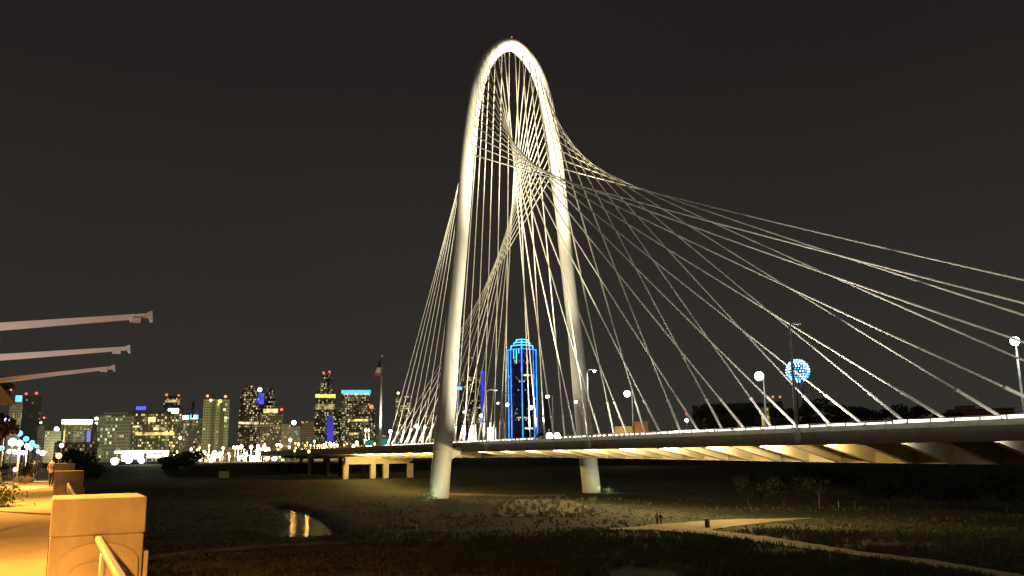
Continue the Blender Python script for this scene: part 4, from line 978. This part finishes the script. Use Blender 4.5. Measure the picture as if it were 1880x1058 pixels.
# ---------------- small things on the path
def person(name, label, loc, rz, shirt, pants, h=1.72, stride=.18):
    o = empty(name, loc, rz); tag(o, label, 'person', 'people on the footpath')
    def skin(nm, verts, edges, rads, mat, sub=2):
        me = bpy.data.meshes.new(nm); me.from_pydata(verts, edges, []); ob = bpy.data.objects.new(nm, me); COL.objects.link(ob); ob.parent = o
        md = ob.modifiers.new('skin', 'SKIN'); ob.modifiers.new('sub', 'SUBSURF').levels = 1; ob.modifiers['sub'].render_levels = sub
        for i, r_ in enumerate(rads): me.skin_vertices[0].data[i].radius = (r_*1.0, r_*.85)
        me.skin_vertices[0].data[0].use_root = True; me.materials.append(mat); return ob
    k = h/1.72; s = stride
    V = [(0,0,.95),(0,0,1.15),(0,0,1.36),(0,0,1.46),(0,-.01,1.56),(0,-.02,1.68),
         (.17,0,1.38),(.22,.05,1.12),(.22,-.06,.90),(.22,-.08,.80),(-.17,0,1.38),(-.22,-.05,1.12),(-.22,-.14,.90),(-.22,-.16,.80),
         (.09,0,.86),(.10,-s*.5,.48),(.10,s*.2-s,.08),(.10,-s-.14,.04),(-.09,0,.86),(-.10,s*.3,.48),(-.10,s,.08),(-.10,s-.12,.03)]
    E_ = [(0,1),(1,2),(2,3),(3,4),(4,5),(2,6),(6,7),(7,8),(8,9),(2,10),(10,11),(11,12),(12,13),(0,14),(14,15),(15,16),(16,17),(0,18),(18,19),(19,20),(20,21)]
    rd = [.15,.135,.15,.06,.095,.085,.065,.048,.036,.04,.065,.048,.036,.04,.095,.065,.045,.04,.095,.065,.045,.04]
    skin('body', [tuple(c_*k for c_ in v) for v in V], E_, [r_*k for r_ in rd], pbr('skin', (.42,.27,.19), .6))
    tV = [(0,0,.93),(0,0,1.15),(0,0,1.37),(.17,0,1.385),(.22,.05,1.13),(-.17,0,1.385),(-.22,-.05,1.13)]
    skin('shirt', [tuple(c_*k for c_ in v) for v in tV], [(0,1),(1,2),(2,3),(3,4),(2,5),(5,6)], [r_*k for r_ in (.165,.150,.160,.08,.066,.08,.066)], shirt)
    pV = [(0,0,.96),(.09,0,.86),(.10,-s*.5,.48),(.10,s*.2-s,.12),(-.09,0,.86),(-.10,s*.3,.48),(-.10,s,.12)]
    skin('trousers', [tuple(c_*k for c_ in v) for v in pV], [(0,1),(1,2),(2,3),(0,4),(4,5),(5,6)], [r_*k for r_ in (.16,.11,.08,.062,.11,.08,.062)], pants)
    hb = MB(); hb.ball((0, .015*k, 1.665*k), .105*k, 12, 8, .8); hb.build('hair', BRN, o)
    fb = MB()
    for x_ in (-.035, .035): fb.ball((x_*k, -.10*k, 1.625*k), .012*k, 6, 5)
    fb.build('eyes', BRN, o)
    fb = MB(); fb.ball((0, -.112*k, 1.595*k), .016*k, 6, 5); fb.build('nose', pbr('skin', (.42,.27,.19), .6), o)
    return o
p = at_z(1207, 966, 0); person('person', 'person in a pale shirt walking on the footpath, left of the pair', (p.x, p.y, gz(p.x, p.y)+.08), R(-60), pbr('pale shirt', (.55,.53,.5), .9), pbr('dark trousers', (.03,.03,.04), .9))
p = at_z(1214, 966, 0); person('person', 'person in a dark top walking on the footpath, right of the pair', (p.x, p.y, gz(p.x, p.y)+.08), R(-70), pbr('dark top', (.12,.05,.05), .9), pbr('dark trousers', (.03,.03,.04), .9), 1.66)
p = at_z(1299, 969, 0); o = empty('litter_bin', (p.x, p.y, gz(p.x, p.y)+.05)); tag(o, 'dark litter bin standing where the footpath forks', 'litter bin')
MB().tube([(0, 0, 0), (0, 0, .05), (0, 0, 1.0)], [.28, .34, .36], 16).build('drum', BRN, o); MB().tube([(0, 0, 1.003), (0, 0, 1.08), (0, 0, 1.16)], [.39, .37, .2], 16).build('lid', BRN, o)
for x, y0_, y1_, lb in ((765, 978, 966, 'thin white marker post in the grass left of the soil bank'), (1540, 932, 919, 'small white marker post right of the tree with the pale trunk')):
    p = at_z(x, y0_, 0); k = math.hypot(p.x, p.y); o = empty('marker_post', (p.x, p.y, gz(p.x, p.y))); tag(o, lb, 'marker post')
    MB().tube([(0, 0, -.2), (0, 0, 1.0)], .06, 8).build('post', WHITE, o); MB().tube([(0, 0, 1.003), (0, 0, 1.12)], .065, 8).build('cap', GLY if False else WHITE, o)
p = at_z(411, 872, 1.5); o = empty('utility_cabinet', at_d(411, 868, 360)-Vector((0, 0, 3.2))); tag(o, 'small pale cabinet in the dark grass on the levee slope', 'cabinet')
o.location.z = gz(o.location.x, o.location.y); MB().box(-1.8, 1.8, -.8, .8, -.4, 2.4).build('cabinet_body', CONC, o); MB().box(-1.95, 1.95, -.95, .95, 2.403, 2.6).build('roof', CONC, o)

# ================================================================== OLD PEDESTRIAN BRIDGE AT THE LEFT
WKZ = 8.55
PAVE = pbr('worn concrete walkway', (.40, .36, .30), .85, 0, .22, .5, .2, 5)
mb = MB()
for k in range(60):
    y0_ = -14+4*k; mb.box(-7.5, -.002, y0_+.006, y0_+3.994, WKZ-.5, WKZ)
tag(mb.build('walkway', PAVE), kind='structure')
tag(MB().box(-7.6, .95, -14, 226, WKZ-1.3, WKZ-.51).build('walkway_deck', CONC), kind='structure')
tag(MB().box(-7.9, -4.6, -14, 226, WKZ+.003, WKZ+.14).build('kerb', PAVE), kind='structure')
PIL = pbr('pale cast concrete', (.55, .50, .42), .85, 0, .24, 3.2, .35, 26, (1, 1, .55))
def pilaster(Y, label, ztop, w=.87):
    o = empty('parapet_pilaster', (0, Y, WKZ)); tag(o, label, 'pilaster', 'parapet pilasters'); h = ztop-WKZ
    bevel(MB().box(0, w, 0, 1.15, h-.36, h).build('cap', PIL, o), .018, 3)
    bevel(MB().box(.006, w-.010, .006, 1.144, -.75, h-.361).build('shaft', PIL, o), .02)
    cxp = w*.52                              # arched raised panel and its dark reveal on the end face
    def archpts(r, base, top, cx_=cxp):
        return [(cx_-r, base)]+[(cx_-r*math.cos(math.pi*i/14), top-.55*r+.55*r*math.sin(math.pi*i/14)) for i in range(15)]+[(cx_+r, base)]
    a = archpts(.37, -.7, h-.43); mbp = MB(); mbp.extrude(a, 'y', -.05, .004); bevel(mbp.build('arched_panel', PIL, o), .012)
    a = archpts(.27, -.7, h-.60); mbp = MB(); mbp.extrude(a, 'y', -.10, -.052); bevel(mbp.build('arched_panel', PIL, o), .012)
    MB().box(w-.048, w+.05, .1, 1.05, -.75, h-.55).build('side_strip', PIL, o)
    return o
pilaster(9.9, 'nearest pale parapet pilaster, filling the bottom left corner', 9.80)
pilaster(32.5, 'second parapet pilaster, just behind the nearest one', 9.83)
pilaster(56, 'third parapet pilaster, seen over the second one', 10.0, 1.0)
pilaster(80, 'fourth and farthest parapet pilaster, a tiny orange block', 9.95)
for a, b_, lb in ((-3, 9.9, 'steel pipe rail in front of the nearest pilaster'), (11.05, 32.5, 'steel pipe rail between the nearest and second pilasters'), (33.65, 56, 'steel pipe rail between the second and third pilasters'), (57.2, 80, 'steel pipe rail between the third and farthest pilasters')):
    o = empty('parapet_railing', (.43, a, WKZ)); tag(o, lb, 'railing', 'parapet railings')
    ln = b_-a; MB().tube([(0, 0, .87), (0, ln, .87)], .034, 12).build('pipe', GALV, o)
    MB().box(-.38, -.12, .02, ln-.02, -.4, .30).build('low_wall', PIL, o); MB().box(-.118, .3, .02, ln-.02, -.4, .06).build('ledge', PIL, o)
    k = max(1, int(ln/2.6))
    for i in range(k):
        yy_ = ln*(i+.6)/k; MB().tube([(0, yy_, .06), (0, yy_, .83)], .028, 8).build('post', GALV, o)
# overhead arms
ARM = pbr('pinkish white steel', (.62, .57, .54), .5, 0, .1, .5)
lbl = ['highest and nearest overhead steel arm reaching in from the left edge', 'middle overhead steel arm with its mast at the left edge', 'lowest and farthest of the three overhead steel arms']
for i, (Y, tip, root, X0) in enumerate(((27, (275,580), (0,600), -2.6), (35, (235,640), (5,656), -2.1), (43, (208,675), (14,697), -2.9))):
    a = at_y(*tip, Y); b_ = at_y(*root, Y); sl_ = (a.z-b_.z)/(a.x-b_.x); zr = a.z+(X0-a.x)*sl_
    o = empty('shade_mast', (X0, Y, WKZ)); tag(o, lbl[i], 'overhead arm', 'overhead steel arms')
    MB().tube([(0, 0, 0), (0, 0, zr-WKZ+.75)], [.11, .075], 10).build('mast', ARM, o)
    L_ = a.x-X0; z0 = zr-WKZ; z1 = a.z-WKZ
    mbp = MB(); mbp.extrude([(0, z0-.11), (L_, z1-.07), (L_, z1+.07), (0, z0+.11)], 'y', -.07, .07); mbp.build('arm', ARM, o)
    mbp = MB(); mbp.extrude([(L_-.10, z1+.02), (L_-.30, z1-.06), (L_+.003, z1+.13), (L_+.06, z1+.13), (L_+.09, z1-.19), (L_+.04, z1-.19)], 'y', -.072, .072); mbp.build('tip_fin', ARM, o)
    MB().box(L_-.52, L_-.24, -.10, .10, z1-.21, z1-.085).build('lamp_box', ARM, o)
# walkway lamps: white heads on slim posts, blue lamps above
def walk_lamp(x, yl, yb, label, gl, r_px, D, post=True, light=None):
    p = at_d(x, yl, D); k = D/1610; o = empty('walkway_lamp', (p.x, p.y, WKZ)); tag(o, label, 'lamp', 'lamps along the walkway')
    MB().tube([(0, 0, 0), (0, 0, p.z-WKZ)], [.07, .05], 8).build('post', GALV, o); MB().tube([(0, 0, 0), (0, 0, .3)], .14, 10).build('base', GALV, o)
    MB().ball((0, 0, p.z-WKZ), r_px*k, 12, 8).build('lamp_globe', gl, o)
    if light: lamp('lamp_light', 'POINT', (.3, -.5, p.z-WKZ-.2), light[0], light[1], o, .1)
GWP = glow('warm white walkway lamp', (1, .86, .72), 6); GBW = glow('icy blue walkway lamp', (.10, .42, 1), 4)
walk_lamp(36, 814, 890, 'warm white lamp on the nearest slim pale walkway post', GWP, 5, 62, light=(900, (1, .55, .15)))
walk_lamp(50, 819, 880, 'warm white lamp on the second slim walkway post', GWP, 4, 80, light=(900, (1, .55, .15)))
walk_lamp(56, 823, 870, 'warm white lamp on the third slim walkway post', GWP, 3.2, 98)
walk_lamp(70, 829, 870, 'warm white lamp on the fourth slim walkway post', GWP, 2.8, 120)
walk_lamp(78, 832, 866, 'bluish white lamp on the fifth and farthest slim walkway post', glow('bluish white lamp', (.75,.85,1), 5), 4, 140)
walk_lamp(23, 812, 880, 'largest white lamp left of the slim walkway posts', GWP, 6, 95)
walk_lamp(36, 796, 880, 'highest of the blue lamps above the walkway', GBW, 4.6, 100)
walk_lamp(48, 806, 880, 'second highest of the blue lamps above the walkway', GBW, 4.2, 115)
walk_lamp(59, 813, 880, 'third highest of the blue lamps above the walkway', GBW, 3.8, 130)
walk_lamp(63, 818, 880, 'fourth highest of the blue lamps above the walkway', GBW, 2.6, 145)
walk_lamp(68, 820, 880, 'lowest of the blue lamps descending above the walkway', GBW, 3, 158)
walk_lamp(9, 776, 880, 'big blue white flaring lamp at the left edge', glow('flaring blue lamp', (.45,.6,1), 8), 7, 80)
walk_lamp(3, 823, 880, 'small blue lamp low at the left edge', GBW, 4, 110)
for i, x in enumerate((17, 22, 27, 32, 38, 44)):
    walk_lamp(x, 829+.5*i, 880, '%s from left of the low row of lilac white lamps' % ORD[i], glow('lilac white lamp', (.8,.75,1), 5), 3.4, 150)
walk_lamp(108, 837, 880, 'orange lamp glowing behind the person at the parapet', glow('amber walkway lamp', (1,.58,.15), 5), 4.5, 130)
walk_lamp(113, 818, 880, 'small yellow lamp left of the dark round tree', GLY, 3.4, 150)
p = at_d(28, 863, 60); o = empty('bollard_light', (p.x, p.y, WKZ)); tag(o, 'low lilac glowing bollard beside the nearest lamp post', 'bollard light')
MB().tube([(0, 0, 0), (0, 0, p.z-WKZ)], .07, 10).build('post', GALV, o); MB().ball((0, 0, p.z-WKZ+.02), .13).build('lamp_globe', glow('lilac bollard lamp', (.75,.45,1), 3), o)
# sodium street lamps that light the walkway (mostly out of frame at the left)
SOD = (1, .40, .058)
for i, (X, Y, pw) in enumerate(((-4.2, -5, 12500), (-5.0, 13, 5400), (-5.0, 38, 5600), (-5.0, 64, 4600))):
    o = empty('sodium_lamp', (X, Y, WKZ)); tag(o, 'tall sodium lamp %s the left edge of the walkway' % ['behind the viewer at', 'just outside the frame at', 'second along', 'third along'][i], 'street lamp', 'sodium lamps')
    MB().tube([(0, 0, 0), (0, 0, 4.9)], [.09, .06], 8).build('pole', BRN, o); MB().tube([(0, 0, 4.85), (.6, 0, 5.1), (1.2, 0, 5.1)], .05, 6).build('arm', BRN, o)
    MB().box(1.1, 1.6, -.14, .14, 5.02, 5.16).build('lamp_head', BRN, o); MB().box(1.15, 1.55, -.10, .10, 4.98, 5.017).build('lamp_lens', glow('sodium lens', (1,.5,.1), 8), o)
    lamp('sodium_light', 'SPOT', (1.35, 0, 4.9), pw*1.7, SOD, o, .12, 158, .3, (1.35, .3, 0))
fo = empty('uplight', (-13, 22, WKZ)); tag(fo, 'added unseen uplight left of the frame, pointing at the overhead steel arms', 'floodlight')
MB().box(-.25, .25, -.2, .2, 0, .35).build('housing', BRN, fo)
lamp('arm_fill_light', 'SPOT', (.4, .2, .6), 8800, (1, .84, .78), fo, .2, 60, .3, (11.9, 10.7, 10.6))  # added light, brightens the overhead arms from out of view
# canopy, planting and people at the left edge
o = empty('shade_sail', (-3, 24, WKZ)); tag(o, 'pale slanting shade sail at the left edge below the arms', 'shade sail')
s1, s2, s3 = at_d(-40, 660, 22), at_d(30, 742, 26), at_d(-60, 745, 24); sb = MB()
base = Vector((-3, 24, WKZ))
A_, B_, C_ = s1-base, s2-base, s3-base
sb.poly([A_, B_, C_]); sb.poly([A_+Vector((0, 0, -.03)), C_+Vector((0, 0, -.03)), B_+Vector((0, 0, -.03))]); sb.build('sail_cloth', pbr('pale sail cloth', (.55,.50,.42), .9), o)
MB().tube([(A_.x, A_.y, 0), A_], .07, 8).build('sail_post', GALV, o); MB().tube([(C_.x, C_.y, 0), C_], .07, 8).build('sail_post', GALV, o)
q = at_d(2, 775, 48); tree('small_tree', 'dark potted tree with reddish leaves at the left edge under the arms', 'tree', (q.x, q.y, WKZ), at_d(22, 668, 48).z-WKZ, 1.15, .14, 900, 200, None, pbr('reddish dark leaves', (.07,.045,.03), .8, 0, .5, 3), .3, 9)
MBp = None
q = at_z(4, 930, WKZ)
o = empty('shrub', (q.x-.25, q.y, WKZ)); tag(o, 'dark clipped shrub on the walkway at the left edge', 'shrub')
cb = MB(); rg_ = random.Random(5)
for _ in range(1500):
    v = Vector((rg_.gauss(0, .36), rg_.gauss(0, .5), .36+rg_.gauss(0, .2))); a = Vector((rg_.gauss(0,1), rg_.gauss(0,1), rg_.gauss(0,1))).normalized(); b_ = a.cross(Vector((.2, .3, 1))).normalized()
    cb.poly([v-a*.06, v+b_*.035, v+a*.06, v-b_*.035])
cb.build('foliage', LEAFG, o); MB().tube([(0, 0, 0), (0, 0, .4)], .03, 6).build('stem', BARK, o)
q = at_z(88, 884, WKZ)
person('person', 'person in dark clothes standing beside the parapet beyond the pilasters', (-.15, 62, WKZ), R(150), pbr('dark top', (.12,.05,.05), .9), pbr('dark trousers', (.03,.03,.04), .9), 1.78, .06)
person('person', 'person in a grey top on the walkway left of the one by the parapet', (-1.5, 82, WKZ), R(200), pbr('grey top', (.08,.08,.09), .9), pbr('dark trousers', (.03,.03,.04), .9), 1.7, .15)
for i, (X, Y, lb) in enumerate(((-3.1, 52, 'dark planter bush between the lamp posts on the walkway'), (-1.9, 78, 'dark planter bush far along the walkway before the orange lamp'))):
    o = empty('planter', (X, Y, WKZ)); tag(o, lb, 'planter', 'planters on the walkway')
    MB().tube([(0, 0, 0), (0, 0, .5)], [.5, .62], 16).build('pot', CONC, o); cb = MB(); rg_ = random.Random(40+i)
    for _ in range(600):
        v = Vector((rg_.gauss(0, .42), rg_.gauss(0, .42), .95+rg_.gauss(0, .3))); a = Vector((rg_.gauss(0,1), rg_.gauss(0,1), rg_.gauss(0,1))).normalized(); b_ = a.cross(Vector((.2, .3, 1))).normalized()
        cb.poly([v-a*.11, v+b_*.06, v+a*.11, v-b_*.06])
    cb.build('foliage', LEAFD, o)
